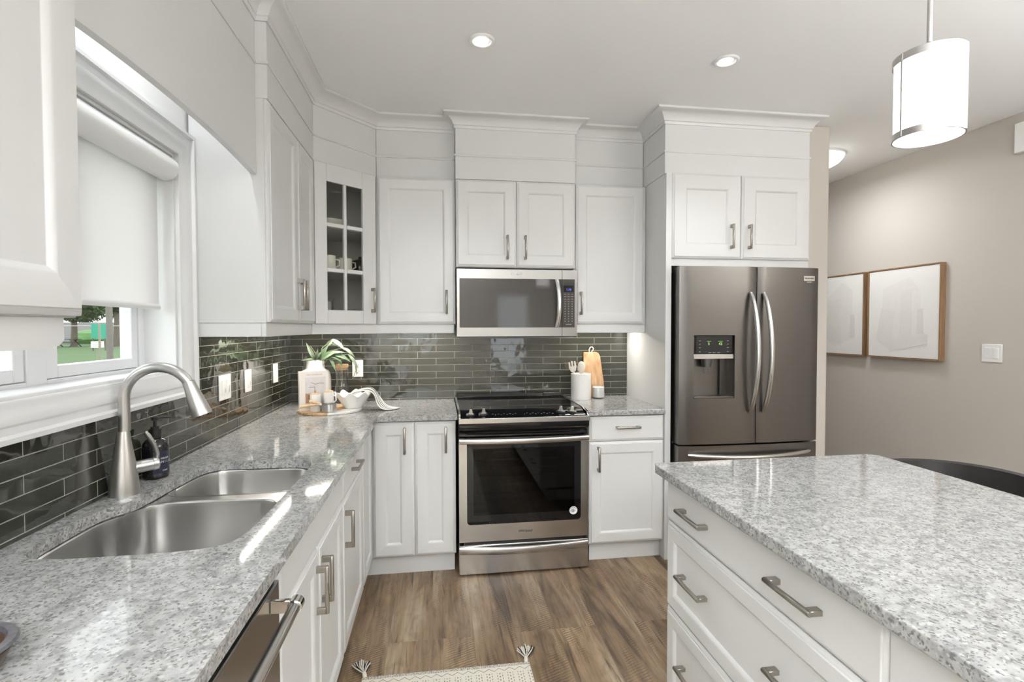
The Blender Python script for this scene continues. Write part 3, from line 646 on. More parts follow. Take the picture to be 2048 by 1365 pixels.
# ------------------------------------------------------------------ range
rg = thing('range', 'freestanding stainless steel electric range with black glass cooktop', 'range', (1.443, -.36, 0))
X0, X1, RY = 1.071, 1.815, -0.667
bd = MB(); bd.box(X0 + .004, X0 + .05, -.60, -.035, .02, .90); bd.box(X1 - .05, X1 - .004, -.60, -.035, .02, .90); bd.box(X0 + .05, X1 - .05, -.09, -.035, .02, .90)
bd.box(X0 + .05, X1 - .05, -.60, -.09, .02, .24); bd.box(X0 + .05, X1 - .05, -.60, -.09, .80, .90)
bd.build('body', BLACK, rg)
for x in (X0 + .06, X1 - .06):
    for y in (-.54, -.1): MB().lathe([(.015, 0), (.015, .02)], (x, y), 12).build('foot', BLACK, rg)
ct = MB(); cp = [(-.048, .915), (-.048, .952), (-.066, .952), (-.074, .931), (-.55, .927), (-.566, .9265), (-.682, .8985), (-.690, .895), (-.690, .885), (-.60, .885), (-.60, .902)]
ct.loops([[(x, y, z) for y, z in cp] for x in (X0 + .012, X1 - .012)]).build('cooktop', BLACKGL, rg, bevel=.002)
tr = MB(); tr.box(X0 - .001, X1 + .001, -.700, -.689, .868, .897)
for xa, xb in ((X0 - .001, X0 + .0115), (X1 - .0115, X1 + .001)):
    tp = [(-.048, .9155), (-.048, .934), (-.55, .931), (-.566, .9305), (-.69, .900), (-.69, .868), (-.668, .868), (-.668, .9155)]
    tr.loops([[(x, y, z) for y, z in tp] for x in (xa, xb)])
tr.build('cooktop_trim', STEEL, rg, bevel=.002)
fa = MB(); fp = [(-.601, .884), (-.688, .868), (-.689, .852), (-.686, .836), (-.672, .822), (-.655, .812), (-.650, .800), (-.652, .787), (-.601, .787)]
fa.loops([[(x, y, z) for y, z in fp] for x in (X0 + .001, X1 - .001)]).build('front_fascia', BLACKGL, rg, bevel=.002)
nrm = Vector((0, -math.sin(R_(13.6)), math.cos(R_(13.6))))
for i, (x, yy) in enumerate(((1.140, -.645), (1.212, -.640), (1.660, -.632), (1.727, -.638))):
    zc = .8985 + (-.682 - yy) * -.2414 * 1.0 + .0005; zc = .9265 + (yy + .566) * .2414 + .001
    KM = Matrix.Translation((x, yy, zc)) @ Matrix.Rotation(R_(13.6), 4, 'X')
    k = MB(KM).lathe([(.026, 0), (.026, .004), (.021, .007), (.002, .007)], n=28).build('knob', BLACK, rg)
    g_ = MB(KM @ Matrix.Rotation(R_((-8, 6, -28, -20)[i]), 4, 'Z')); g_.loops([[(-.017, -.008, .006), (.017, -.008, .006), (.017, .008, .006), (-.017, .008, .006)], [(-.010, -.006, .016), (.010, -.006, .016), (.010, .006, .016), (-.010, .006, .016)], [(-.007, -.005, .036), (.007, -.005, .036), (.007, .005, .036), (-.007, .005, .036)]])
    g_.build('grip', STEEL, k, bevel=.0015)
PM = Matrix.Translation((0, -.566, .9268)) @ Matrix.Rotation(R_(13.6), 4, 'X')
for ka, kb in ((0, 9), (11, 22)):
    pm = MB(PM)
    for k in range(ka, kb):
        x = 1.26 + k * .0165
        pm.box(x, x + random.choice((.006, .009)), -.075 - .012 * (k % 2), -.0725 - .012 * (k % 2), 0.0005, .0009)
    pm.build('control_lettering', PRINT, rg)
# oven door
GX0, GX1, GZ0, GZ1 = 1.116, 1.771, 0.292, 0.752
dr = MB(); dr.box(X0 + .001, GX0, RY, -.612, .195, .781); dr.box(GX1, X1 - .001, RY, -.612, .195, .781); dr.box(GX0, GX1, RY, -.612, .195, GZ0); dr.box(GX0, GX1, RY, -.612, GZ1, .781)
od = dr.build('oven_door', STEEL, rg)
fr_ = MB(); i0x, i1x, iz0, iz1 = 1.152, 1.733, .345, .720
fr_.box(GX0, i0x, RY - .001, -.63, GZ0, GZ1); fr_.box(i1x, GX1, RY - .001, -.63, GZ0, GZ1); fr_.box(i0x, i1x, RY - .001, -.63, GZ0, iz0); fr_.box(i0x, i1x, RY - .001, -.63, iz1, GZ1)
fr_.build('glass_border', BLACKGL, od)
for sx, cx in ((1, GX0), (-1, GX1)):                          # steel fillets that round the lower corners of the glass
    r_ = .022; q = [(cx, GZ0)] + [(cx + sx * (r_ - r_ * math.cos(R_(a))), GZ0 + r_ - r_ * math.sin(R_(a))) for a in range(0, 91, 15)]
    MB().loops([[(x, RY - .0022, z) for x, z in q], [(x, RY - .0005, z) for x, z in q]]).build('corner_fillet', STEEL, od)
MB().box(i0x, i1x, RY - .0006, RY + .004, iz0, iz1).build('oven_window', SMOKED, od)
for z in (.42, .52, .62):
    rk = MB(); 
    for k in range(3): rk.tube([(X0 + .055, -.52 + .18 * k, z), (X1 - .055, -.52 + .18 * k, z)], .003, 6)
    for k in range(14): rk.tube([(X0 + .075 + k * .046, -.52, z), (X0 + .075 + k * .046, -.16, z)], .002, 6)
    rk.build('oven_rack', CHROME, rg)
def bowed(x0, x1, z0, z1, y, proj, bow, th, n=20, drop=0):
    L = []
    for k in range(n + 1):
        t = k / n; x = x0 + (x1 - x0) * t; s = 1 - (2 * t - 1) ** 2; yy = y - proj - bow * s; dz = -drop * s
        L.append([(x, yy, z0 + dz), (x, yy - .004, z0 + .006 + dz), (x, yy - .004, z1 - .006 + dz), (x, yy, z1 + dz), (x, yy + th, z1 + dz), (x, yy + th, z0 + dz)])
    return MB().loops(L)
hb = bowed(X0 + .001, X1 - .001, .753, .783, RY, .022, .030, .010); hb.box(X0 + .002, X0 + .03, RY - .022, RY, .755, .780); hb.box(X1 - .03, X1 - .002, RY - .022, RY, .755, .780)
hb.build('handle', STEEL, od, bevel=.002)
TM = frameM((0, RY - .001, 0), (1, 0))
text('lettering', 'Whirlpool', .019, textM(TM, 1.445, -.0005, .243), INK, od, shear=.25)
st = MB(TM @ Matrix.Translation((1.727, -.0012, .346)) @ Matrix.Rotation(R_(90), 4, 'X')).lathe([(.0235, 0), (.0235, .0006), (.001, .0006)], n=32).build('sticker', PLATE, od)
sm_ = MB(TM @ Matrix.Translation((1.727, -.0012, .346)) @ Matrix.Rotation(R_(90), 4, 'X'))
sm_.tube([(-.009 + .006 * math.cos(a), -.003 + .006 * math.sin(a), .0008) for a in [R_(20 * k) for k in range(0, 19)]], .0016, 6)
sm_.tube([(-.008, .003, .0008), (-.001, .007, .0008), (.006, .007, .0008)], .0015, 6); sm_.tube([(-.003, -.004, .0008), (.004, -.005, .0008), (.010, .000, .0008)], .0015, 6); sm_.tube([(-.002, -.008, .0008), (.002, .002, .0008)], .0013, 6)
for k in range(7):
    a = R_(30 + 20 * k); sm_.box(.018 * math.cos(a) - .0016, .018 * math.cos(a) + .0016, .018 * math.sin(a) - .0018, .018 * math.sin(a) + .0018, .0006, .001)
sm_.build('emblem', INK, st)
ld = MB().box(X0, X1, RY, -.605, .010, .176).build('storage_drawer', STEEL, rg, bevel=.003)
bowed(X0, X1, .128, .168, RY, .002, .026, .012, drop=.004).build('handle', STEEL, ld, bevel=.002)
MB().box(X0 + .03, X1 - .03, -.66, -.604, .1765, .1945).build('vent_gap', BLACK, rg)

# ------------------------------------------------------------------ microwave
mw = thing('microwave', 'stainless steel over-the-range microwave with dark glass door', 'microwave', (1.447, -.2, 1.345))
MX0, MX1, MY, MZ0, MZ1 = 1.074, 1.822, -0.392, 1.346, 1.757
MB().box(MX0 + .004, MX1 - .009, MY + .035, -.010, MZ0 - .004, MZ1 - .002).build('body', BLACK, mw)
sx = 1.727
def ringbox(mb, x0, x1, z0, z1, a0, a1, c0, c1, y0, y1):
    mb.box(x0, a0, y0, y1, z0, z1); mb.box(a1, x1, y0, y1, z0, z1); mb.box(a0, a1, y0, y1, z0, c0); mb.box(a0, a1, y0, y1, c1, z1)
d_ = MB(); ringbox(d_, MX0, sx - .0015, MZ0, MZ1, 1.090, sx - .0016, 1.400, 1.700, MY, MY + .034); dm = d_.build('door', STEEL2, mw)
wn = MB(); ringbox(wn, 1.090, sx - .0017, 1.400, 1.700, 1.168, 1.672, 1.432, 1.634, MY + .002, MY + .02); wn.build('glass_border', DARKGL, dm)
MB().box(1.168, 1.672, MY + .006, MY + .02, 1.432, 1.634).build('window', DARKGL, dm)
hn = MB(); pts = []
for k in range(17):
    t = k / 16; s = 1 - (2 * t - 1) ** 2; pts.append((1.692 + .010 * s, MY - .014 - .030 * s, 1.402 + .296 * t))
L = []
for p in pts: L.append([(p[0] - .013, p[1] + .010, p[2]), (p[0] - .013, p[1] + .002, p[2]), (p[0] - .005, p[1] - .004, p[2]), (p[0] + .006, p[1] - .004, p[2]), (p[0] + .013, p[1] + .002, p[2]), (p[0] + .013, p[1] + .010, p[2])])
hn.loops(L, smooth=True); hn.box(1.682, 1.704, MY - .008, MY + .004, 1.405, 1.42); hn.box(1.682, 1.704, MY - .008, MY + .004, 1.68, 1.695); hn.build('handle', STEEL, dm)
p_ = MB(); ringbox(p_, sx + .0015, MX1, MZ0, MZ1, sx + .0016, 1.808, 1.400, 1.700, MY, MY + .034); p_.build('panel_frame', STEEL2, mw)
cp = MB().box(sx + .0017, 1.808, MY + .002, MY + .03, 1.400, 1.700).build('control_panel', DARKGL, mw)
ds = MB().box(1.737, 1.801, MY + .0008, MY + .003, 1.622, 1.660).build('display', BLACKGL, cp)
FM = frameM((0, MY, 0), (1, 0))
text('digits', '1:36', .020, textM(FM, 1.770, .0006, 1.636), BLUE, ds)
kp = MB()
for r in range(12):
    for q in range(3):
        wd = (.014 if r < 4 else .005); x = 1.747 + .0225 * q; z = 1.607 - .0155 * r
        kp.box(x - wd / 2, x + wd / 2, MY + .0012, MY + .0022, z, z + (.002 if r < 4 else .0042))
kp.box(1.752, 1.788, MY + .0012, MY + .0022, 1.418, 1.4215); kp.build('key_lettering', PRINT, cp)
text('lettering', 'Whirlpool', .017, textM(FM, 1.437, -.0008, 1.729), PLATE2, dm, shear=.25)
MB().box(MX0 + .02, MX1 - .02, MY + .01, -.02, MZ0 - .010, MZ0 - .0042).build('vent_base', DARKGREY, mw)

# ------------------------------------------------------------------ refrigerator
rf = thing('refrigerator', 'stainless steel french door refrigerator with ice and water dispenser', 'refrigerator', (2.796, -.36, 0))
FX0, FX1, FM_ = 2.350, 3.240, 2.827
bd = MB(); bd.box(FX0 + .004, FX1 - .006, -.605, -.03, .03, 1.725); bd.box(FX0 + .01, FX0 + .09, -.66, -.605, 1.715, 1.738); bd.box(FX1 - .09, FX1 - .012, -.66, -.605, 1.715, 1.738)
bd.build('body', DARKGREY, rf, bevel=.003)
for x in (FX0 + .06, FX1 - .06): MB().box(x - .03, x + .03, -.58, -.52, 0, .03).build('foot', BLACK, rf)
fy = lambda x: -0.708 - 0.018 * (1 - ((x - 2.796) / .45) ** 2)
def fridge_door(x0, x1, z0, z1, name, hole=None):
    xs = [x0 + (x1 - x0) * k / 14 for k in range(15)]; zs = [z0, z1]
    if hole:
        hx0, hx1, hz0, hz1 = hole; xs = sorted([x for x in xs if all(abs(x - h) > .012 for h in (hx0, hx1))] + [hx0, hx1]); zs = [z0, hz0, hz1, z1]
    mb = MB(); e = .008
    yb = -.612
    def P(x, z):
        y = fy(x)
        if x in (x0, x1): y += e
        return (x, y, z)
    inH = lambda xa, za: hole and hole[0] - 1e-6 <= xa < hole[1] - 1e-6 and hole[2] - 1e-6 <= za < hole[3] - 1e-6
    for i in range(len(xs) - 1):
        for j in range(len(zs) - 1):
            if inH(xs[i], zs[j]): continue
            mb.add([P(xs[i], zs[j]), P(xs[i + 1], zs[j]), P(xs[i + 1], zs[j + 1]), P(xs[i], zs[j + 1])], [(0, 1, 2, 3)], True)
        for z in (z0, z1): mb.add([P(xs[i], z), P(xs[i + 1], z), (xs[i + 1], yb, z), (xs[i], yb, z)], [(0, 1, 2, 3)])
    for x in (x0, x1): 
        for j in range(len(zs) - 1): mb.add([P(x, zs[j]), P(x, zs[j + 1]), (x, yb, zs[j + 1]), (x, yb, zs[j])], [(0, 1, 2, 3)])
    mb.add([(x0, yb, z0), (x1, yb, z0), (x1, yb, z1), (x0, yb, z1)], [(0, 1, 2, 3)])
    if hole:
        yd = -.640; x0_, x1_, z0_, z1_ = hole
        hx = [x for x in xs if x0_ - 1e-6 <= x <= x1_ + 1e-6]
        for a, b in zip(hx[:-1], hx[1:]):
            for z in (z0_, z1_): mb.add([P(a, z), P(b, z), (b, yd, z), (a, yd, z)], [(0, 1, 2, 3)])
        for x in (x0_, x1_): mb.add([P(x, z0_), P(x, z1_), (x, yd, z1_), (x, yd, z0_)], [(0, 1, 2, 3)])
        mb.add([(x0_, yd, z0_), (x1_, yd, z0_), (x1_, yd, z1_), (x0_, yd, z1_)], [(0, 1, 2, 3)])
    return mb.build(name, FRIDGE, rf, merge=True)
DX0, DX1, DZ0, DZ1 = 2.434, 2.686, 0.982, 1.353
ld_ = fridge_door(FX0, FM_ - .0025, .712, 1.755, 'door', (DX0, DX1, DZ0, DZ1))
rd_ = fridge_door(FM_ + .0025, FX1, .712, 1.755, 'door')
fz_ = fridge_door(FX0, FX1, .07, .702, 'freezer_drawer')
for (px, dr_) in ((2.778, ld_), (2.862, rd_)):
    pts = []; n = 24
    for k in range(n + 1):
        t = k / n; s = 1 - (2 * t - 1) ** 2; pts.append((px + (.010 * s if px < 2.8 else .012 * s), fy(px) - .010 - .062 * s ** .8, .897 + .706 * t))
    rs = [.013 + .003 * (1 - (2 * k / n - 1) ** 2) for k in range(n + 1)]
    rs[0] = rs[-1] = .009
    MB().tube(pts, rs, 14, .95, (1, 0, 0)).build('handle', STEEL, dr_)
pts = []
for k in range(25):
    t = k / 24; s = 1 - (2 * t - 1) ** 2; x = 2.40 + .78 * t; pts.append((x, fy(x) - .008 - .05 * s ** .8, .652 - .01 * s))
MB().tube(pts, [.009] + [.014] * 23 + [.009], 14).build('handle', STEEL, fz_)
dsp = MB(); dsp.box(DX0 + .001, DX1 - .001, fy(2.5) + .008, -.641, 1.243, DZ1 - .001); dp = dsp.build('dispenser_panel', BLACKGL, ld_, bevel=.003)
DMx = frameM((0, fy(2.5) + .008, 0), (1, 0))
text('digits', '5', .022, textM(DMx, 2.53, -.0006, 1.302), GREEN, dp); text('digits', '42', .022, textM(DMx, 2.603, -.0006, 1.302), GREEN, dp)
for a, b in ((2.517, 2.543), (2.588, 2.618)): MB().box(a, b, fy(2.5) + .0072, fy(2.5) + .008, 1.3165, 1.318).build('digit_line', GREEN, dp)
for z in (1.32, 1.30, 1.28, 1.256):
    for x in (2.474, 2.650): MB().box(x - .005, x + .005, fy(2.5) + .0072, fy(2.5) + .008, z - .0012, z + .0012).build('panel_icon', PRINT, dp)
for x in (2.537, 2.563, 2.592): MB().box(x - .009, x + .009, fy(2.5) + .0072, fy(2.5) + .008, 1.2495, 1.2515).build('panel_icon', PRINT, dp)
MB().box(DX0 + .001, DX1 - .001, fy(2.5) + .003, -.641, 1.213, 1.242).build('dispenser_trim', STEEL, ld_, bevel=.002)
ck = MB(); ck.loops([[(DX0 + .004, -.655, z0), (2.615, -.655, z0), (2.628, -.650, z0), (2.640, -.642, z0), (DX0 + .004, -.642, z0)] for z0 in (DZ0 + .012, 1.212)]); ck.build('dispenser_back', FRIDGE, ld_)
tr_ = MB(); tr_.box(DX0 + .001, DX1 - .001, fy(2.5) - .002, -.641, DZ0 + .0005, DZ0 + .011); tr_.build('drip_tray', FRIDGE, ld_, bevel=.002)
nz = MB(); nz.lathe([(.030, 1.212), (.030, 1.19), (.024, 1.165), (.0, 1.165)], (2.53, -.685), 20); nz.build('ice_chute', DARKGREY, ld_)
pd = MB(); pd.lathe([(.026, 1.175), (.026, 1.135), (.020, 1.125)], (2.528, -.690), 20, False, False); pd.build('dispenser_lever', GLASS, ld_)
bg_ = MB(); bg_.box(3.128, 3.205, fy(3.17) - .003, fy(3.17) + .004, 1.662, 1.709); bo = bg_.build('badge', DARKGREY, rd_, bevel=.001)
MB().box(3.132, 3.204, fy(3.17) - .0042, fy(3.17) - .003, 1.676, 1.706).build('badge_plate', CHROME, bo)
BM_ = frameM((0, fy(3.17) - .0043, 0), (1, 0)); text('lettering', 'FRIGIDAIRE', .0115, textM(BM_, 3.168, -.0003, 1.691), INK, bo); text('lettering', 'GALLERY', .008, textM(BM_, 3.168, .0012, 1.669), PLATE2, bo)

# ------------------------------------------------------------------ faucet and soap
fc = thing('faucet', 'brushed nickel gooseneck pull-down faucet behind the sink', 'faucet', (0.052, -1.872, CT))
fxx, fyy = 0.052, -1.872
MB().lathe([(.039, CT), (.039, CT + .004), (.0365, CT + .03), (.032, CT + .075), (.025, CT + .12), (.0195, CT + .155), (.0165, CT + .182), (.0155, CT + .186)], (fxx, fyy), 32).build('base', FAUC, fc)
pts = [(fxx + .004, fyy, z) for z in (CT + .186, CT + .22, CT + .25)]
cx, cz, r = fxx + .098, CT + .279, .094
pts += [(cx - r * math.cos(R_(a)), fyy, cz + r * .98 * math.sin(R_(a))) for a in range(0, 151, 10)]
MB().tube(pts, .0148, 18, 1, (0, 1, 0)).build('spout', FAUC, fc)
e = Vector(pts[-1]); dv = Vector((.036, 0, -.098)).normalized()
hp = [tuple(e + dv * t) for t in (-.002, .004, .02, .05, .09, .104, .106)]
MB().tube(hp, [.0165, .0172, .0185, .022, .0268, .028, .020], 20, 1, (0, 1, 0)).build('spray_head', FAUC, fc)
MB().tube([tuple(e + dv * t) for t in (.1055, .1075)], .022, 20, 1, (0, 1, 0)).build('nozzle', BLACK, fc)
hd = Vector((.75, .66, 0.05)).normalized(); s0 = Vector((fxx, fyy, CT + .072))
MB().tube([tuple(s0 + hd * t) for t in (.018, .045, .070)], [.0185, .0185, .0185], 18).build('handle_stem', FAUC, fc)
q0 = s0 + hd * .080
lv = MB(); lv.tube([tuple(s0 + hd * t) for t in (.0705, .074, .084, .088)], [.0185, .020, .019, .012], 18)
lv.tube([tuple(q0 + Vector((-.000, 0, .004))), tuple(q0 + Vector((.002, .002, .03))), tuple(q0 + Vector((-.004, -.004, .06))), tuple(q0 + Vector((-.014, -.014, .088))), tuple(q0 + Vector((-.020, -.018, .100)))], [.013, .011, .0115, .0125, .007], 14, .55, (.66, -.75, 0)); lv.build('lever', FAUC, fc)
sp = thing('soap_dispenser', 'black glass soap bottle with pump, behind the faucet handle', 'soap dispenser', (0.050, -1.700, CT))
SO = mat('dark_amber_glass', (0.010, 0.009, 0.011), 0.06, spec=.6, vary=.1)
MB().lathe([(.030, CT), (.0355, CT + .003), (.037, CT + .010), (.037, CT + .100), (.034, CT + .114), (.026, CT + .124), (.016, CT + .130), (.015, CT + .136)], (.050, -1.700), 32).build('bottle', SO, sp)
pp = MB(); pp.lathe([(.0185, CT + .132), (.0185, CT + .158), (.012, CT + .159), (.012, CT + .166), (.005, CT + .166), (.005, CT + .186), (.010, CT + .187), (.010, CT + .197), (.002, CT + .198)], (.050, -1.700), 24)
pp.tube([(.050, -1.700, CT + .1945), (.068, -1.685, CT + .196), (.084, -1.672, CT + .192)], [.006, .005, .0035], 10); pp.build('pump', BLACK, sp)
LBL = mat('navy_label', (0.020, 0.024, 0.045), .35, vary=.1)
aL = [R_(-75 + 10 * k) for k in range(13)]
lbm = MB(); lbm.loops([[(.050 + .0374 * math.cos(a), -1.700 + .0374 * math.sin(a), z) for a in aL] for z in (CT + .018, CT + .090)], closed=False, cap0=False, cap1=False, smooth=True); lo = lbm.build('bottle_label', LBL, sp)
def curved_text(s, size, ang, z, nm):
    n = len(s); step = size * .72 / .0378
    for i, ch in enumerate(s):
        if ch == ' ': continue
        a = ang + (i - (n - 1) / 2) * step
        Mx = Matrix.Translation((.050 + .0377 * math.cos(a), -1.700 + .0377 * math.sin(a), z)) @ Matrix.Rotation(a + math.pi / 2, 4, 'Z') @ Matrix.Rotation(R_(90), 4, 'X')
        yield ch, Mx
def merge_text(name, items, size, m, parent):
    bm = bmesh.new(); base = Vector(WO[parent.name])
    for ch, Mx in items:
        o = text('t', ch, size, Mx, m, parent, .0002); bm.from_mesh(o.data); me = o.data; bpy.data.objects.remove(o); bpy.data.meshes.remove(me)
    me = bpy.data.meshes.new(name); bm.to_mesh(me); bm.free(); me.materials.append(m)
    o = bpy.data.objects.new(name, me); COL.objects.link(o); o.parent = parent; WO[o.name] = tuple(base); return o
WHITEINK = mat('white_ink', (.75, .75, .78), .5, vary=.02)
it = list(curved_text('WARM', .009, R_(-22), CT + .066, 'l')) ; merge_text('lettering', it, .009, WHITEINK, lo)
merge_text('lettering', list(curved_text('VANILLA', .011, R_(-22), CT + .055, 'l')), .011, WHITEINK, lo)
merge_text('lettering', list(curved_text('SOAP', .0065, R_(-22), CT + .027, 'l')), .0065, WHITEINK, lo)

# dark wooden bowl at the left photo edge
wb = thing('wooden_bowl', 'dark carved wooden bowl with worn grey rim on the near counter', 'bowl', (.288, -2.702, CT))
def oval(r, z, cx=.288, cy=-2.702, n=40): return [(cx + 1.08 * r * math.cos(2 * math.pi * k / n), cy + r * math.sin(2 * math.pi * k / n), z) for k in range(n)]
MB().loops([oval(.046, CT), oval(.055, CT + .006), oval(.068, CT + .034), oval(.058, CT + .0345), oval(.046, CT + .018), oval(.02, CT + .012)], smooth=True).build('dish', WALNUT, wb)
MB().loops([oval(.067, CT + .0342), oval(.0725, CT + .039), oval(.070, CT + .043), oval(.060, CT + .043), oval(.057, CT + .038), oval(.058, CT + .0342)], smooth=True, cap0=False, cap1=False).build('rim', GREYWOOD, wb)

# ------------------------------------------------------------------ corner still life
brd = thing('serving_board', 'round serving board, half wood and half white marble, in the counter corner', 'board', (.333, -.398, CT))
BC, BR = Vector((.333, -.398)), .180; dvd = Vector((.40, .92)).normalized(); q = Vector((.352, -.575)) - BC
a0 = math.atan2(q.y, q.x); bb = q.dot(dvd); far_ = q - dvd * 2 * bb; a1 = math.atan2(far_.y, far_.x)
def arc_(s, e): 
    while e < s: e += 2 * math.pi
    return [(BC.x + BR * math.cos(s + (e - s) * k / 30), BC.y + BR * math.sin(s + (e - s) * k / 30)) for k in range(31)]
MB().prism(arc_(a1, a0), CT + .0005, CT + .013).build('wood_half', OAK, brd, bevel=.002)
MB().prism(arc_(a0, a1), CT + .0005, CT + .013).build('marble_half', MARBLE, brd, bevel=.002)
BTZ = CT + .0135
bk = thing('cookbook', 'white cookbook standing upright on the serving board', 'book', (.24, -.44, BTZ))
uB = Vector((.875, .484)); KM = Matrix.Translation((.189, -.497, BTZ)) @ Matrix.Rotation(math.atan2(uB.y, uB.x), 4, 'Z') @ Matrix.Rotation(R_(-2), 4, 'X')
bw, bh, bt = .150, .226, .026
MB(KM).box(.004, bw - .004, .003, bt - .003, .003, bh - .003).build('pages', PAGES, bk)
cv = MB(KM); cv.box(0, bw, 0, .0025, 0, bh); cv.box(0, bw, bt - .0025, bt, 0, bh); cv.box(-.002, .0025, 0, bt, 0, bh); co = cv.build('cover', PAPER, bk, bevel=.001)
pc = MB(KM); pc.box(.030, .145, -.0006, -.0001, .012, .190); pco = pc.build('cover_photo', mat('grey_photo_print', (.62, .60, .60), .5, vary=.22, vscale=30), bk)
ph = MB(KM); ph.box(.030, .064, -.0010, -.0006, .045, .098); ph.build('photo_cabinet', mat('brown_print', (.40, .23, .13), .5, vary=.3, vscale=60), pco)
p2 = MB(KM); p2.box(.044, .064, -.0014, -.001, .082, .087); p2.box(.044, .064, -.0014, -.001, .070, .074); p2.tube([(.060, -.001, .162), (.085, -.001, .150), (.110, -.001, .154), (.135, -.001, .152)], .0009, 6); p2.box(.052, .084, -.0012, -.0006, .132, .134); p2.box(.082, .084, -.0012, -.0006, .112, .134); p2.build('photo_lines', INK, pco)
TB = KM @ Matrix.Translation((0, -.0003, 0))
text('lettering', 'THE COOKBOOK', .0115, textM(TB, .082, 0, .204), mat('taupe_ink', (.46, .42, .37), .6, vary=.03), bk)
SM = KM @ Matrix.Rotation(R_(-90), 4, 'Z')
text('lettering', 'THE COOKBOOK', .008, KM @ Matrix.Translation((-.0023, bt / 2, .12)) @ Matrix.Rotation(R_(-90), 4, 'Z') @ Matrix.Rotation(R_(90), 4, 'X') @ Matrix.Rotation(R_(-90), 4, 'Z'), PRINT, bk)

VX, VY = .188, -.125
vz = thing('vase', 'white ceramic bottle vase holding greenery in the counter corner', 'vase', (VX, VY, CT))
MB().lathe([(.084, CT), (.090, CT + .006), (.094, CT + .06), (.094, CT + .17), (.090, CT + .20), (.080, CT + .216), (.062, CT + .224), (.056, CT + .232), (.054, CT + .262), (.055, CT + .278), (.050, CT + .278), (.049, CT + .24), (.049, CT + .20)], (VX, VY), 36, True, False).build('body', CERAM, vz)
pl = thing('greenery', 'bunch of sage green leaf stems standing in the white vase', 'plant', (VX, VY, CT + .21))
def leaf(mb, base, tip, wd, droop, roll=0.0):
    base, tip = Vector(base), Vector(tip); d = tip - base; ln = d.length; t = d.normalized(); sd = t.cross(Vector((.25, -1, .35)))
    if sd.length < .05: sd = Vector((1, 0, 0))
    sd.normalize(); up = sd.cross(t); sd, up = sd * math.cos(roll) + up * math.sin(roll), up * math.cos(roll) - sd * math.sin(roll)
    n = 8; L = []
    for k in range(n + 1):
        s = k / n; w_ = .80 * wd * math.sin(math.pi * min(1, (s * .97 + .03)) ** .8) * (1 - .15 * s); p = base + d * s + up * (droop * 4 * s * (1 - s))
        L.append([tuple(p - sd * w_ + up * w_ * .35), tuple(p), tuple(p + sd * w_ + up * w_ * .35)])
    mb.loops(L, closed=False, cap0=False, cap1=False, smooth=True)
zt = CT + .27; stm = MB(); lfA = MB(); lfB = MB()
def V(x, dy, z): return (x, VY + dy, z)
K = 1.03
stems = [((VX + .02, VY, zt - .06), (.235, VY - .03, 1.27), (.30, VY - .05, 1.325)), ((VX + .02, VY, zt - .06), (.26, VY - .03, 1.25), (.375, VY - .06, 1.275), (.44, VY - .06, 1.20)),
         ((VX, VY, zt - .06), (.19, VY, 1.24), (.165, VY - .02, 1.285)), ((VX + .02, VY, zt - .06), (.28, VY - .05, 1.215), (.40, VY - .07, 1.235), (.455, VY - .08, 1.15), (.43, VY - .08, 1.08))]
for s in stems: stm.tube(s, .0022, 6)
stm.build('stems', mat('green_stem', (.25, .30, .15), .6, vary=.2), pl)
for b0_, t0, wd, dr_, ro, fam in [
    ((.185, VY, 1.20), (.140, VY - .03, 1.310), .017, .004, .2, 1), ((.19, VY, 1.20), (.215, VY - .05, 1.27), .013, .004, -.4, 1), ((.20, VY - .01, 1.20), (.242, VY - .04, 1.255), .014, .01, .3, 0),
    ((.18, VY, 1.20), (.11, VY - .05, 1.195), .010, .022, .2, 1), ((.185, VY - .01, 1.195), (.125, VY - .06, 1.195), .009, .018, -.2, 0), ((.19, VY, 1.20), (.165, VY - .03, 1.24), .010, .01, .4, 0),
    ((.225, VY - .02, 1.20), (.285, VY - .06, 1.295), .024, .006, .5, 0), ((.27, VY - .04, 1.29), (.315, VY - .06, 1.335), .017, .004, -.3, 1), ((.30, VY - .05, 1.325), (.385, VY - .07, 1.255), .020, .012, .3, 1),
    ((.23, VY - .03, 1.20), (.345, VY - .08, 1.255), .026, .016, .2, 0), ((.25, VY - .03, 1.215), (.39, VY - .08, 1.245), .020, .020, .5, 1), ((.26, VY - .03, 1.22), (.37, VY - .09, 1.180), .028, .020, .6, 0),
    ((.30, VY - .05, 1.235), (.42, VY - .08, 1.185), .022, .018, .3, 0), ((.37, VY - .06, 1.275), (.445, VY - .07, 1.21), .014, .014, .2, 1), ((.40, VY - .07, 1.235), (.468, VY - .09, 1.14), .012, .016, .2, 1),
    ((.28, VY - .05, 1.215), (.33, VY - .09, 1.125), .014, .010, .4, 0), ((.33, VY - .06, 1.20), (.37, VY - .09, 1.15), .016, .006, .5, 0), ((.44, VY - .06, 1.20), (.452, VY - .08, 1.10), .009, .006, .3, 1),
    ((.29, VY - .05, 1.30), (.345, VY - .05, 1.275), .016, .008, .6, 0), ((.20, VY - .02, 1.20), (.262, VY - .03, 1.24), .018, .006, .9, 0)]:
    leaf(lfA if fam == 0 else lfB, b0_, t0, wd, dr_, ro)
lfA.build('leaves', LEAF, pl); lfB.build('pale_leaves', LEAF2, pl)

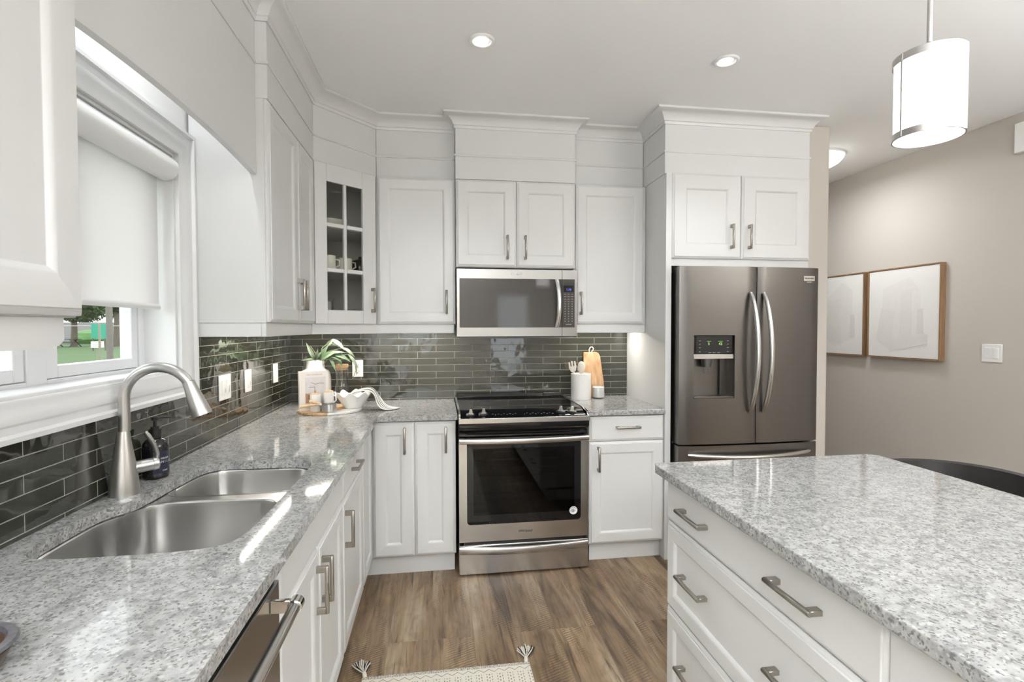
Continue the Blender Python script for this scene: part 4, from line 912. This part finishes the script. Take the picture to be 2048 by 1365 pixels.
cfx, cfy = .350, -.130
cf = thing('carafe', 'clear glass carafe with cork stopper behind the scalloped bowl', 'carafe', (cfx, cfy, CT))
MB().lathe([(.040, CT + .001), (.043, CT + .006), (.045, CT + .05), (.043, CT + .10), (.038, CT + .128), (.034, CT + .142), (.037, CT + .16), (.039, CT + .19), (.038, CT + .232), (.0365, CT + .232), (.037, CT + .19), (.035, CT + .16), (.032, CT + .142), (.036, CT + .128), (.041, CT + .10), (.043, CT + .05), (.041, CT + .009), (.002, CT + .008)], (cfx, cfy), 32).build('glass_body', GLASS, cf)
MB().lathe([(.033, CT + .218), (.036, CT + .233), (.041, CT + .234), (.042, CT + .250), (.039, CT + .254)], (cfx, cfy), 28).build('stopper', CORK, cf)

bw_ = thing('scalloped_bowl', 'white scalloped ceramic bowl on the marble side of the board', 'bowl', (.462, -.385, BTZ))
def scal(r, z, amp, wz=0, n=72): return [(.462 + r * math.cos(t) * (1 + amp * math.cos(8 * t)), -.385 + r * math.sin(t) * (1 + amp * math.cos(8 * t)), z + wz * math.cos(8 * t)) for t in [2 * math.pi * k / n for k in range(n)]]
MB().loops([scal(.050, BTZ, 0), scal(.055, BTZ + .004, 0), scal(.070, BTZ + .03, .005), scal(.088, BTZ + .060, .02, .006), scal(.104, BTZ + .084, .03, .012), scal(.102, BTZ + .087, .03, .012), scal(.084, BTZ + .061, .02, .006), scal(.064, BTZ + .03, .005), scal(.04, BTZ + .010, 0)], smooth=True).build('body', CERAM, bw_)
# tea towel
tw = MB(); path = [(.415, -.372, .992), (.45, -.380, 1.010), (.495, -.388, 1.030), (.540, -.392, 1.044), (.574, -.394, 1.041), (.594, -.396, 1.014), (.610, -.398, .980), (.626, -.404, .945), (.648, -.408, .926), (.685, -.404, .9205), (.728, -.396, .9185)]
n = 18; rows = []
ws = [.034, .042, .052, .054, .052, .052, .056, .062, .066, .052, .022]
for i, p in enumerate(path):
    row = []
    for k in range(n + 1):
        s = k / n * 2 - 1; fold = .0095 * math.sin(k * 1.15 + i * .25) * (1 - i / 14)
        yy = p[1] - s * ws[i]; zz = p[2] + fold - (abs(s) ** 2) * (.016 if 2 < i < 7 else .004) * (1 if i < 8 else .1)
        xx = p[0] + (-.010 * s if i > 5 else 0) + (.5 * fold if 4 < i < 8 else 0)
        zz = max(zz, CT + .003)
        row.append((xx, yy, zz))
    rows.append(row)
tw.loops(rows, closed=False, cap0=False, cap1=False, smooth=True)
to = tw.build('tea_towel', TOWEL, org=(.56, -.39, CT), solid=.003, sub=1); tag(to, 'black and white striped tea towel draped over the scalloped bowl', 'towel')
uvl = to.data.uv_layers.new(name='UVMap')
for lp in to.data.loops:
    i = lp.vertex_index; uvl.data[lp.index].uv = ((i % (n + 1)) / n, (i // (n + 1)) / 10)

def canister(x, y, r, z0, h, label):
    c_ = thing('canister', label, 'canister', (x, y, z0))
    MB().lathe([(r - .002, z0), (r, z0 + .003), (r, z0 + h), (r - .003, z0 + h), (r - .003, z0 + h - .01)], (x, y), 30).build('jar', CERAM, c_)
    MB().lathe([(r - .004, z0 + h - .004), (r - .004, z0 + h + .004), (r - .006, z0 + h + .006), (.004, z0 + h + .006)], (x, y), 30).build('lid', BEECH, c_)
    return c_
c_ = canister(.272, -.497, .0295, BTZ, .098, 'white ceramic canister with wooden lid in front of the cookbook')
MB().lathe([(.003, BTZ + .104), (.003, BTZ + .110), (.006, BTZ + .113), (.005, BTZ + .118), (.001, BTZ + .119)], (.271, -.496), 16).build('lid_knob', OLIVE, c_)
c_ = canister(.335, -.452, .030, BTZ, .104, 'white ceramic canister between the cookbook and scalloped bowl')
MB().tube([(.364, -.456, BTZ + .085), (.376, -.459, BTZ + .078), (.378, -.460, BTZ + .055), (.365, -.456, BTZ + .045)], .004, 8).build('handle', CERAM, c_)
mc = thing('measuring_cup', 'steel measuring cup with raised wooden handle, in front of the canisters', 'measuring cup', (.352, -.528, BTZ))
MB().lathe([(.037, BTZ), (.040, BTZ + .003), (.0415, BTZ + .046), (.040, BTZ + .046), (.0385, BTZ + .004), (.002, BTZ + .003)], (.352, -.528), 32).build('cup', SINK, mc)
MB().tube([(.313, -.535, BTZ + .044), (.295, -.539, BTZ + .051), (.267, -.545, BTZ + .060), (.250, -.549, BTZ + .065)], [.0055, .008, .0085, .006], 12).build('handle', BEECH, mc)
mc = thing('measuring_cup', 'smaller nested measuring cup with level wooden handle pointing left', 'measuring cup', (.352, -.528, BTZ + .005))
MB().lathe([(.031, BTZ + .006), (.034, BTZ + .009), (.0355, BTZ + .042), (.034, BTZ + .042), (.0325, BTZ + .010), (.002, BTZ + .009)], (.352, -.528), 32).build('cup', SINK, mc)
MB().tube([(.318, -.541, BTZ + .041), (.285, -.550, BTZ + .046)], .003, 8).build('neck', SINK, mc)
MB().tube([(.287, -.550, BTZ + .045), (.255, -.556, BTZ + .042), (.210, -.564, BTZ + .037), (.202, -.565, BTZ + .036)], [.006, .008, .0088, .006], 12).build('handle', BEECH, mc)

# ------------------------------------------------------------------ still life right of the range
ux_, uy_ = 1.918, -.150
cr = tag(MB().lathe([(.066, CT), (.068, CT + .003), (.068, CT + .172), (.064, CT + .174), (.062, CT + .172), (.062, CT + .008), (.002, CT + .007)], (ux_, uy_), 40).build('utensil_crock', CERAM, org=(ux_, uy_, CT)), 'white ceramic crock holding cream utensils beside the range', 'crock')
def utensil(base, tip, rx, rz, tines, label, name):
    base, tip = Vector(base), Vector(tip); t = thing(name, label, 'utensil', tuple(base)); d = (tip - base).normalized()
    MB().tube([tuple(base), tuple(base + (tip - base) * .5), tuple(tip)], [.006, .005, .006], 10).build('handle', CREAM, t)
    side = d.cross(Vector((0, 1, 0))).normalized(); M = Matrix((( side.x, d.x, 0, tip.x), (side.y, d.y, 1, tip.y), (side.z, d.z, 0, tip.z), (0, 0, 0, 1)))
    hm = MB(M)
    if not tines:
        hm.loops([[(rx * f * math.cos(a), rz + rz * f * math.sin(a), .002 - .010 * (1 - f * f) + dz) for a in [2 * math.pi * k / 24 for k in range(24)]] for f, dz in ((.02, 0), (.5, 0), (.85, 0), (1, 0), (1, -.004), (.85, -.005), (.5, -.006), (.02, -.006))], smooth=True)
    else:
        hm.loops([[(-rx * .5, 0, z), (rx * .5, 0, z), (rx, rz * .8, z), (rx, rz * 1.0, z), (-rx, rz * 1.0, z), (-rx, rz * .8, z)] for z in (-.003, .003)])
        for q in (-1, 0, 1): hm.loops([[(q * rx * .72 - rx * .24, rz, z), (q * rx * .72 + rx * .24, rz, z), (q * rx * .70 + rx * .17, rz * 1.9 - abs(q) * .004, z), (q * rx * .70 - rx * .17, rz * 1.9 - abs(q) * .004, z)] for z in (-.003, .003)])
    hm.build('head', CREAM, t, bevel=.0015)
utensil((1.898, -.140, CT + .01), (1.862, -.165, 1.100), .027, .040, True, 'cream serving fork leaning left in the white crock', 'serving_fork')
utensil((1.925, -.160, CT + .01), (1.911, -.190, 1.090), .027, .043, False, 'cream serving spoon with round head in the white crock', 'serving_spoon')
cn = thing('candle', 'white candle in a clear glass tumbler beside the crock', 'candle', (2.048, -.128, CT))
MB().lathe([(.041, CT), (.042, CT + .002), (.042, CT + .094), (.0405, CT + .094), (.0405, CT + .006), (.002, CT + .005)], (2.048, -.128), 32).build('tumbler', GLASS, cn)
MB().lathe([(.039, CT + .0065), (.040, CT + .008), (.040, CT + .076), (.003, CT + .077)], (2.048, -.128), 32).build('wax', WAX, cn)
cb_ = thing('cutting_board', 'olive wood cutting board with rope loop leaning against the tile', 'cutting board', (2.03, -.06, CT))
LM = Matrix.Translation((0, -.082, CT + .001)) @ Matrix.Rotation(R_(-10.2), 4, 'X')
ol = [(1.962, 0), (2.112, 0), (2.108, .12), (2.100, .20), (2.092, .285), (2.082, .308), (2.064, .318), (1.978, .318), (1.972, .312), (1.966, .20)]
MB(LM).loops([[(x, y, z) for x, z in ol] for y in (0, .018)]).build('board', OLIVE, cb_, bevel=.003)
MB(LM).tube([(2.016, .009, .300), (2.012, -.006, .322), (2.012, -.006, .335), (2.022, -.004, .350), (2.036, -.004, .352), (2.044, -.004, .342), (2.040, -.006, .330), (2.030, -.004, .318), (2.028, .009, .30)], .0035, 8).build('rope_loop', mat('cotton_rope', (.72, .66, .55), .9, vary=.1), cb_)

# ------------------------------------------------------------------ outlets and switches
def plate(M, w_, h_, label, kind, cat, group=None):
    p0 = M @ Vector((0, 0, 0)); t = thing({'outlet': 'outlet', 'switch': 'light_switch', 'dimmer': 'dimmer_switch'}[kind[0]], label, cat, tuple(p0), group)
    MB(M).box(-w_ / 2, w_ / 2, -.0065, -.0003, -h_ / 2, h_ / 2).build('cover_plate', PLATE, t, bevel=.003)
    if kind[0] == 'outlet':
        for s in (-1, 1):
            r = MB(M).box(-.017, .017, -.0085, -.006, s * .021 - .014, s * .021 + .014).build('receptacle', PLATE, t, bevel=.002)
            sl = MB(M); sl.box(-.009, -.0065, -.0088, -.0084, s * .021, s * .021 + .008); sl.box(.0065, .009, -.0088, -.0084, s * .021, s * .021 + .008); sl.box(-.0028, .0028, -.0088, -.0084, s * .021 - .010, s * .021 - .005); sl.build('slots', BLACK, r)
    else:
        for i in range(kind[1]):
            x = (i - (kind[1] - 1) / 2) * .046
            MB(M).loops([rect(x - .0165, x + .0165, -.033, .033, 0, -.006), [(x - .0165, -.008, -.033), (x + .0165, -.008, -.033), (x + .0165, -.0115, .033), (x - .0165, -.0115, .033)]]).build('rocker', PLATE, t, bevel=.001)
            if kind[0] == 'dimmer':
                MB(M).box(x + .009, x + .014, -.0125, -.010, -.024, -.004 + .01 * i).build('slider', PLATE2, t)
    return t
plate(frameM((.008, -1.053, 1.134), (0, 1)), .126, .112, 'wide white double dimmer plate on tile, closest to the faucet', ('dimmer', 2), 'switch')
plate(frameM((.008, -.771, 1.134), (0, 1)), .086, .112, 'white single dimmer plate on left tile, middle of three', ('dimmer', 1), 'switch')
plate(frameM((.008, -.335, 1.134), (0, 1)), .082, .112, 'white single switch plate on left tile, closest to the corner', ('switch', 1), 'switch')
plate(frameM((.431, -.008, 1.1295), (1, 0)), .070, .112, 'white duplex outlet on back tile beside the vase leaves', ('outlet', 1), 'outlet')
plate(frameM((XR, -.745, 1.232), (0, -1)), .122, .114, 'white two-rocker switch plate on the greige wall right of the pictures', ('switch', 2), 'switch')
tag(MB().box(XR - .045, XR - .0005, -1.06, -.872, 2.435, 2.615).build('chime_cover', PLATE, org=(XR, -.96, 2.44), bevel=.006), 'white rectangular box mounted high on the greige wall, cut by photo edge', 'wall box')

# ------------------------------------------------------------------ pictures
CANV = mat('off_white_canvas', (.80, .78, .75), .85, bump=.1, bscale=500)
def wash(name, col): return mat(name, col, .85, vary=.04, vscale=30)
W1, W2, W3 = wash('faint_beige_wash', (.745, .71, .675)), wash('faint_grey_wash', (.71, .68, .645)), wash('pale_pink_wash', (.765, .735, .705))
def picture(yc, label, polys):
    z0, z1, hw, dp = 1.160, 1.847, .302, .042
    p = thing('framed_picture', label, 'picture', (XR, yc, z0)); f = MB()
    x0, x1 = XR - dp, XR - .001; t = .009
    f.box(x0, x1, yc - hw, yc - hw + t, z0, z1); f.box(x0, x1, yc + hw - t, yc + hw, z0, z1); f.box(x0, x1, yc - hw + t, yc + hw - t, z0, z0 + t); f.box(x0, x1, yc - hw + t, yc + hw - t, z1 - t, z1)
    f.build('frame', FRAMEW, p)
    cv_ = MB().box(x0 + .006, x1 - .002, yc - hw + t + .003, yc + hw - t - .003, z0 + t + .003, z1 - t - .003).build('canvas', CANV, p)
    for i, (m, pg) in enumerate(polys):
        MB().loops([[(x0 + .006 - .0004 * (i + 1), yc + hw - 2 * hw * a, z0 + (z1 - z0) * b) for a, b in pg], [(x0 + .006, yc + hw - 2 * hw * a, z0 + (z1 - z0) * b) for a, b in pg]]).build('painted_shape', m, cv_)
    return p
POLY = [(W3, [(.23, .78), (.60, .88), (.68, .80), (.74, .73), (.76, .32), (.84, .26), (.84, .14), (.30, .06), (.36, .10), (.22, .50)]), (W1, [(.21, .56), (.40, .53), (.36, .10), (.13, .20)]), (W1, [(.48, .74), (.63, .76), (.63, .24), (.48, .22)]), (W2, [(.71, .54), (.78, .54), (.79, .27), (.70, .27)]), (W1, [(.13, .20), (.36, .08), (.84, .17), (.84, .27), (.40, .22)])]
picture(-.137, 'pale abstract canvas in brown wood frame, fully in view on greige wall', POLY)
picture(.505, 'pale abstract canvas in brown wood frame, partly hidden by the wall end', [(W3, [(.35, .72), (.62, .90), (.80, .80), (.80, .50), (.84, .50), (.85, .22), (.48, .10), (.30, .20)]), (W1, [(.35, .68), (.60, .70), (.62, .12), (.30, .20)]), (W2, [(.77, .50), (.84, .50), (.85, .22), (.76, .22)])])

# ------------------------------------------------------------------ bar stool
bs = thing('bar_stool', 'black leather bar stool behind the island with low curved back', 'stool', (2.74, -1.96, 0))
sx_, sy_ = 2.735, -1.97
def wrap(r, z, a0=-128, a1=112, n=28): return [(sx_ + r * math.cos(R_(a0 + (a1 - a0) * k / n)), sy_ + r * 1.08 * math.sin(R_(a0 + (a1 - a0) * k / n)), z + (.018 * math.cos(R_((a0 + (a1 - a0) * k / n)))) ) for k in range(n + 1)]
L = [wrap(.232, .640), wrap(.262, .640), wrap(.275, .76), wrap(.283, .845), wrap(.280, .858), wrap(.268, .862), wrap(.256, .856), wrap(.248, .76)]
L = [[l[i] for l in L] for i in range(len(L[0]))]
MB().loops(L, smooth=True).build('backrest', LEATHER, bs)
MB().tube([(p[0], p[1], p[2]) for p in wrap(.284, .853)], .005, 8).build('piping', LEATHER, bs)
MB().lathe([(.20, .600), (.225, .615), (.228, .655), (.20, .672), (.02, .675)], (sx_, sy_), 32).build('seat', LEATHER, bs)
for dx in (-1, 1):
    for dy in (-1, 1): MB().tube([(sx_ + .12 * dx, sy_ + .12 * dy, .602), (sx_ + .19 * dx, sy_ + .19 * dy, .0)], [.016, .011], 10).build('leg', BLACK, bs)
MB().tube([(sx_ + .171 * a, sy_ + .171 * b, .20) for a, b in ((-1, -1), (1, -1), (1, 1), (-1, 1), (-1, -1))], .008, 8).build('footrest', CHROME, bs)

# ------------------------------------------------------------------ rug
RX, RXX, RYF = .655, 1.331, -1.440
rug = thing('rug', 'cream woven runner rug with black zigzag pattern and tassels', 'rug', (.99, -2.6, 0))
MB().box(RX, RXX, -3.75, RYF, .0005, .008).build('weave', rug_mat('zigzag_weave', RYF - (-2.6)), rug, bevel=.002)
YARN1 = mat('cream_yarn', (.72, .67, .58), .95, vary=.1); YARN2 = mat('black_yarn', (.02, .02, .02), .95, vary=.1)
for bx, dirx in ((RX + .012, -.35), (RXX - .014, .12)):
    ts = MB(); tk_ = MB()
    for k in range(26):
        a = (k / 25 - .5) * 1.5; ln = .088 + random.uniform(-.014, .010); dx = math.sin(a) + dirx; dy = math.cos(a)
        z = .006 + random.uniform(0, .010); kx = bx + dirx * .02
        (tk_ if k % 3 == 1 else ts).tube([(kx, RYF + .016, .012), (kx + dx * ln * .45, RYF + .016 + dy * ln * .5, z + .006), (kx + dx * ln * .62, RYF + .016 + dy * ln, z * .4 + .003)], .0030, 5)
    ts.tube([(bx, RYF - .004, .006), (bx + dirx * .01, RYF + .006, .011), (kx, RYF + .018, .012)], [.007, .009, .008], 10)
    to_ = ts.build('tassel', YARN1, rug); tk_.build('tassel_yarn', YARN2, to_)

# ------------------------------------------------------------------ things in the glass cabinet
def mug(x, y, z, r, h, label, hdir, m=CERAM, name='mug', cat='mug'):
    t = thing(name, label, cat, (x, y, z))
    MB().lathe([(r * .86, z), (r, z + .004), (r, z + h), (r - .003, z + h), (r - .003, z + .006), (.002, z + .005)], (x, y), 24).build('cup', m, t)
    hx, hy = hdir; MB().tube([(x + hx * r, y + hy * r, z + h * .80), (x + hx * (r + .026), y + hy * (r + .026), z + h * .78), (x + hx * (r + .030), y + hy * (r + .030), z + h * .45), (x + hx * r, y + hy * r, z + h * .22)], .005, 8).build('handle', m, t)
    return t
sA, sB, sC = 1.9805, 1.7305, 1.4385
hd_ = (.76, .65)
mug(.335, -.43, sB, .043, .085, 'left white mug on the middle shelf of the glass cabinet', hd_)
mug(.41, -.345, sB, .046, .080, 'right white mug on the middle shelf of the glass cabinet, handle showing', hd_)
tp = thing('teapot', 'dark round teapot on the middle shelf behind the mugs', 'teapot', (.48, -.19, sB))
MB().lathe([(.04, sB), (.062, sB + .02), (.066, sB + .05), (.05, sB + .085), (.022, sB + .097), (.010, sB + .10), (.012, sB + .112), (.002, sB + .116)], (.48, -.19), 28).build('pot', BLACK, tp)
MB().tube([(.42, -.21, sB + .04), (.395, -.22, sB + .07), (.385, -.222, sB + .085)], [.012, .008, .006], 10).build('spout', BLACK, tp)
t = thing('gravy_boat', 'white oval dish on the top shelf of the glass cabinet', 'dish', (.36, -.42, sA))
MB().loops([[(.355 + .76 * a * r * math.cos(q) - .65 * b * r * math.sin(q), -.415 + .65 * a * r * math.cos(q) + .76 * b * r * math.sin(q), sA + z) for q in [2 * math.pi * k / 28 for k in range(28)]] for a, b, r, z in ((1, .7, .04, 0), (1, .7, .05, .008), (1, .7, .075, .045), (1, .68, .072, .045), (1, .68, .045, .010))], smooth=True).build('dish', CERAM, t)
MB().tube([(.41, -.365, sA + .04), (.43, -.345, sA + .055), (.44, -.338, sA + .03), (.415, -.36, sA + .012)], .004, 8).build('handle', CERAM, t)
for gx, gy, gr, gh, lb in ((.335, -.44, .034, .135, 'tall glass pitcher on the bottom shelf of the glass cabinet'),):
    t = thing('glass_pitcher', lb, 'pitcher', (gx, gy, sC)); MB().lathe([(gr, sC), (gr + .002, sC + .01), (gr - .002, sC + .09), (gr - .006, sC + gh - .02), (gr + .006, sC + gh), (gr + .003, sC + gh), (gr - .009, sC + gh - .02), (gr - .004, sC + .01)], (gx, gy), 24).build('body', GLASS, t)
for gx, gy, lb in ((.36, -.33, 'left glass mug on the bottom shelf of the glass cabinet'), (.435, -.29, 'middle glass mug on the bottom shelf of the glass cabinet'), (.495, -.245, 'right glass mug on the bottom shelf of the glass cabinet')):
    mug(gx, gy, sC, .032, .075, lb, hd_, GLASS)

# ------------------------------------------------------------------ lamps
for i, (x, y) in enumerate(POT):
    lb = ['recessed ceiling spotlight above the aisle, left of the two', 'recessed ceiling spotlight nearer the pendant, right of the two'][i] if i < 2 else 'recessed ceiling spotlight behind the viewpoint'
    t = thing('recessed_light', lb, 'ceiling light', (x, y, CZ), 'recessed ceiling lights')
    MB().lathe([(.058, CZ - .0005), (.058, CZ - .004), (.052, CZ - .008), (.044, CZ - .007), (.040, CZ - .002), (.002, CZ - .002)], (x, y), 36).build('trim_ring', TRIM, t)
    KM = Matrix.Translation((x - .004, y + .004, CZ - .006)) @ Matrix.Rotation(R_(7), 4, 'X') @ Matrix.Rotation(R_(6), 4, 'Y')
    MB(KM).lathe([(.030, .004), (.030, -.004), (.026, -.006), (.002, -.006)], n=28).build('lens', LENS, t)
    area('spot_lamp', (x, y, CZ - .016), .06, POT_W, WARM, spread=105)
for PXc, PYc, plab in ((2.232, -2.32, 'frosted glass cylinder pendant lamp with steel bands above the island'), (2.232, -3.45, 'second frosted pendant lamp, added out of view over the near end of the island')):  # the nearer pendant is an unseen extra, added to brighten the room
    pn = thing('pendant_lamp', plab, 'pendant', (PXc, PYc, 1.888))
    zb, zt_ = 1.893, 2.108
    MB().lathe([(.002, zb + .003), (.068, zb + .003), (.0735, zb + .006), (.0735, zt_ - .012), (.066, zt_ - .008)], (PXc, PYc), 40, True, True).build('lamp_shade', GLOW, pn)
    for a, b in ((zb, zb + .017), (zt_ - .020, zt_ - .001)):
        MB().lathe([(.0740, a), (.0775, a), (.0775, b), (.0740, b), (.0740, a)], (PXc, PYc), 40, False, False).build('band', STEEL, pn)
    for an in (-62, 58, 178):
        x, y = PXc + .0765 * math.cos(R_(an)), PYc + .0765 * math.sin(R_(an)); MB().tube([(x, y, zb + .001), (x, y, zt_ - .001)], .003, 8).build('rod', STEEL, pn)
    MB().lathe([(.045, zt_ - .010), (.045, zt_ + .002), (.034, zt_ + .018), (.012, zt_ + .026), (.009, zt_ + .03)], (PXc, PYc), 28).build('cap', STEEL, pn)
    MB().tube([(PXc, PYc, zt_ + .026), (PXc, PYc, CZ - .025)], .0062, 12).build('stem', STEEL, pn)
    MB().lathe([(.06, CZ - .0005), (.06, CZ - .012), (.03, CZ - .028), (.008, CZ - .03)], (PXc, PYc), 28).build('canopy', STEEL, pn)
hx, hy = 3.80, 0.02
hl = thing('flush_ceiling_lamp', 'round frosted dome lamp on the hall ceiling behind the wall end', 'ceiling light', (hx, hy, CZ))
MB().lathe([(.185, CZ - .0005), (.185, CZ - .012), (.17, CZ - .014)], (hx, hy), 40).build('base', TRIM, hl)
MB().lathe([(.178, CZ - .014), (.172, CZ - .030), (.150, CZ - .055), (.11, CZ - .078), (.05, CZ - .092), (.002, CZ - .095)], (hx, hy), 40, False, True).build('lamp_shade', GLOW, hl)
for an in (-8, 112, 232): MB().box(hx + .178 * math.cos(R_(an)) - .006, hx + .178 * math.cos(R_(an)) + .006, hy + .178 * math.sin(R_(an)) - .006, hy + .178 * math.sin(R_(an)) + .006, CZ - .03, CZ - .012).build('clip', CHROME, hl)
area('hall_dome_lamp', (hx, hy, CZ - .11), .3, 9, WARM)
for p, ln, rot in (((.13, -.86, 1.405), .72, 90), ((.83, -.16, 1.405), .40, 0), ((2.06, -.16, 1.405), .40, 0), ((.28, -.28, 1.405), .25, 40)):
    area('under_cabinet_strip', p, ln, UNDER_W, (1, .95, .86), (0, 0, R_(rot)), 'RECTANGLE', .006)

for tx, ty, lb, pw in ((0.7, -5.6, 'added steel uplighter floor lamp, unseen behind the viewpoint, by the left wall', 1), (3.98, -3.6, 'added steel uplighter floor lamp, out of view by the greige wall beyond the island', .38)):  # both uplighters are added out of view to bounce light off the ceiling
    t = thing('added_uplighter', lb, 'lamp', (tx, ty, 0))
    MB().lathe([(.14, 0), (.14, .015), (.02, .03)], (tx, ty), 28).build('base', STEEL, t)
    MB().tube([(tx, ty, .025), (tx, ty, 1.72)], .012, 12).build('pole', STEEL, t)
    MB().lathe([(.02, 1.70), (.10, 1.74), (.17, 1.82), (.168, 1.82), (.09, 1.745), (.02, 1.71)], (tx, ty), 32).build('lamp_shade', STEEL, t)
    area('added_uplight', (tx, ty, 1.80),   .22, UP_W * pw, WARM, (math.pi, 0, 0), spread=170)
t = thing('recessed_light', 'recessed spotlight in the soffit behind the arched valance', 'ceiling light', (.125, -1.88, CZ), 'recessed ceiling lights')
MB().lathe([(.058, CZ - .0005), (.058, CZ - .004), (.044, CZ - .007), (.002, CZ - .003)], (.125, -1.88), 30).build('trim_ring', TRIM, t)
area('spot_lamp', (.125, -1.88, CZ - .016), .06, SINK_W, WARM, spread=170)

# ------------------------------------------------------------------ outside, beyond the window
GZ = -0.35
GRASS = mat('lawn_grass', (.055, .105, .03), .9, bump=.6, bscale=40, vary=.35, vscale=3)
tag(MB().add([(-70, -40, GZ), (-.25, -40, GZ), (-.25, 100, GZ), (-70, 100, GZ)], [(0, 1, 2, 3)]).build('lawn', GRASS), 'green lawn outside the window', 'lawn', kind='stuff')
BARK = mat('tree_bark', (.13, .10, .08), .9, vary=.3, vscale=6)
def tree(x, y, h, r, crown_z, cr_, label, seed, grp='trees in the park'):
    rn = random.Random(seed); t = thing('tree', label, 'tree', (x, y, GZ), grp)
    MB().tube([(x, y, GZ), (x + .05, y, GZ + h * .4), (x, y + .1, GZ + h)], [r, r * .7, r * .3], 10).build('trunk', BARK, t)
    fm = MB()
    for k in range(2600):
        a, b, q = rn.uniform(0, 6.28), rn.uniform(-1, 1), rn.uniform(.35, 1) ** .5
        p = Vector((x + cr_ * q * math.cos(a) * math.sqrt(1 - b * b), y + cr_ * q * math.sin(a) * math.sqrt(1 - b * b), crown_z + cr_ * .8 * q * b)); s = rn.uniform(.12, .26)
        u_ = Vector((rn.uniform(-1, 1), rn.uniform(-1, 1), rn.uniform(-1, 1))).normalized() * s; v_ = Vector((rn.uniform(-1, 1), rn.uniform(-1, 1), rn.uniform(-1, 1))).normalized() * s
        fm.add([tuple(p - u_), tuple(p + v_), tuple(p + u_), tuple(p - v_)], [(0, 1, 2, 3)])
    fm.build('foliage', mat('tree_leaves_%d' % seed, (.10, .14, .05), .8, vary=.4, vscale=1.5), t)
tree(-34.3, 51.8, 6.5, .30, 4.0, 2.5, 'tree in the park outside, straight trunk over picnic table', 3)
tree(-29.8, 50.5, 7.0, .28, 4.6, 2.2, 'tree in the park outside, behind the white sign', 5)
for k, (x, y) in enumerate(((-58, 79), (-51.5, 81), (-45, 80), (-38.5, 78.5), (-32, 77), (-25.5, 76))):
    tree(x, y, 8.5, .35, 4.6, 3.1, 'tree in the far row behind the pale building', 20 + k, 'far row of trees')
pt = thing('picnic_table', 'dark picnic table under the tree outside the window', 'picnic table', (-33.6, 49.6, GZ))
ptx, pty = -33.6, 49.6; TW = mat('weathered_wood', (.07, .065, .06), .9, vary=.2)
MB().box(ptx - 1.1, ptx + 1.1, pty - .4, pty + .4, GZ + .70, GZ + .76).build('table_top', TW, pt)
for s in (-1, 1):
    MB().box(ptx - 1.1, ptx + 1.1, pty + s * .75 - .14, pty + s * .75 + .14, GZ + .42, GZ + .47).build('bench', TW, pt)
    MB().tube([(ptx + s * .8, pty - .8, GZ), (ptx + s * .8, pty + .2, GZ + .7)], .05, 6).build('leg', TW, pt); MB().tube([(ptx + s * .8, pty + .8, GZ), (ptx + s * .8, pty - .2, GZ + .7)], .05, 6).build('leg', TW, pt)
FW = mat('fence_steel', (.42, .40, .40), .6, vary=.1)
fn = thing('rail_fence', 'thin steel post and rail fence across the park lawn', 'fence', (-28.5, 44.3, GZ))
for k, (x, y) in enumerate(((-30.9, 44.4), (-28.3, 44.6), (-25.6, 44.8))): MB().tube([(x, y, GZ), (x, y, GZ + 1.95)], .05, 8).build('post', BARK, fn)
MB().tube([(-31.5, 44.35, GZ + 1.95), (-25.0, 44.85, GZ + 1.95)], .035, 8).build('rail', FW, fn)
tag(MB().box(-46, -34, 63.0, 68, GZ, 2.1).build('building', mat('pale_render_wall', (.27, .25, .265), .9, vary=.05, vscale=.5), org=(-40, 65, GZ)), 'low pale building wall beyond the park trees', 'building')
tag(MB().box(-52, -46.2, 62.0, 62.1, GZ, 1.5).build('board_fence', mat('tan_fence_board', (.20, .155, .115), .9, vary=.2, vscale=2), org=(-49, 62, GZ)), 'tan board fence left of the pale building', 'fence')
tag(MB().lathe([(1.6, GZ), (1.9, GZ + .5), (1.5, GZ + 1.2), (.5, GZ + 1.6)], (-38.5, 61.0), 14).build('shrub', mat('shrub_green', (.10, .20, .07), .9, vary=.4, vscale=2), org=(-38.5, 61, GZ)), 'round green shrub before the pale building', 'shrub')
sg = thing('sign_post', 'slim post with small white sign on the lawn', 'sign', (-14.2, 21.9, GZ))
MB().tube([(-14.2, 21.9, GZ), (-14.2, 21.9, GZ + 1.95)], .045, 8).build('post', mat('pale_post_wood', (.27, .225, .185), .8, vary=.1), sg)
sgb = MB(frameM((-14.45, 21.72, GZ + .88), (.78, .62))).box(0, .46, -.02, 0, 0, .28).build('sign_board', PLATE, sg)
for r in range(3): MB(frameM((-14.45, 21.72, GZ + .88), (.78, .62))).box(.06, .40, -.024, -.02, .06 + .075 * r, .085 + .075 * r).build('sign_lines', PRINT, sgb)
gp = thing('notice_board', 'green board on posts in the park near the window frame', 'sign', (-25.2, 40.5, GZ))
MB(frameM((-25.7, 40.2, GZ + .95), (.78, .62))).box(0, .95, -.05, 0, 0, 1.15).build('board', mat('teal_green_paint', (.03, .30, .20), .6, vary=.1), gp)
for q in (.1, .85): MB(frameM((-25.7, 40.2, GZ), (.78, .62))).box(q - .04, q + .04, .001, .06, 0, 1.9).build('post', BARK, gp)
tag(MB().tube([(-12.45, 19.6, GZ), (-12.45, 19.6, 6.5)], .115, 12).build('utility_pole', mat('grey_pole_wood', (.17, .15, .135), .9, vary=.2), org=(-12.45, 19.6, GZ)), 'grey-brown pole standing just beyond the window glass edge', 'pole')
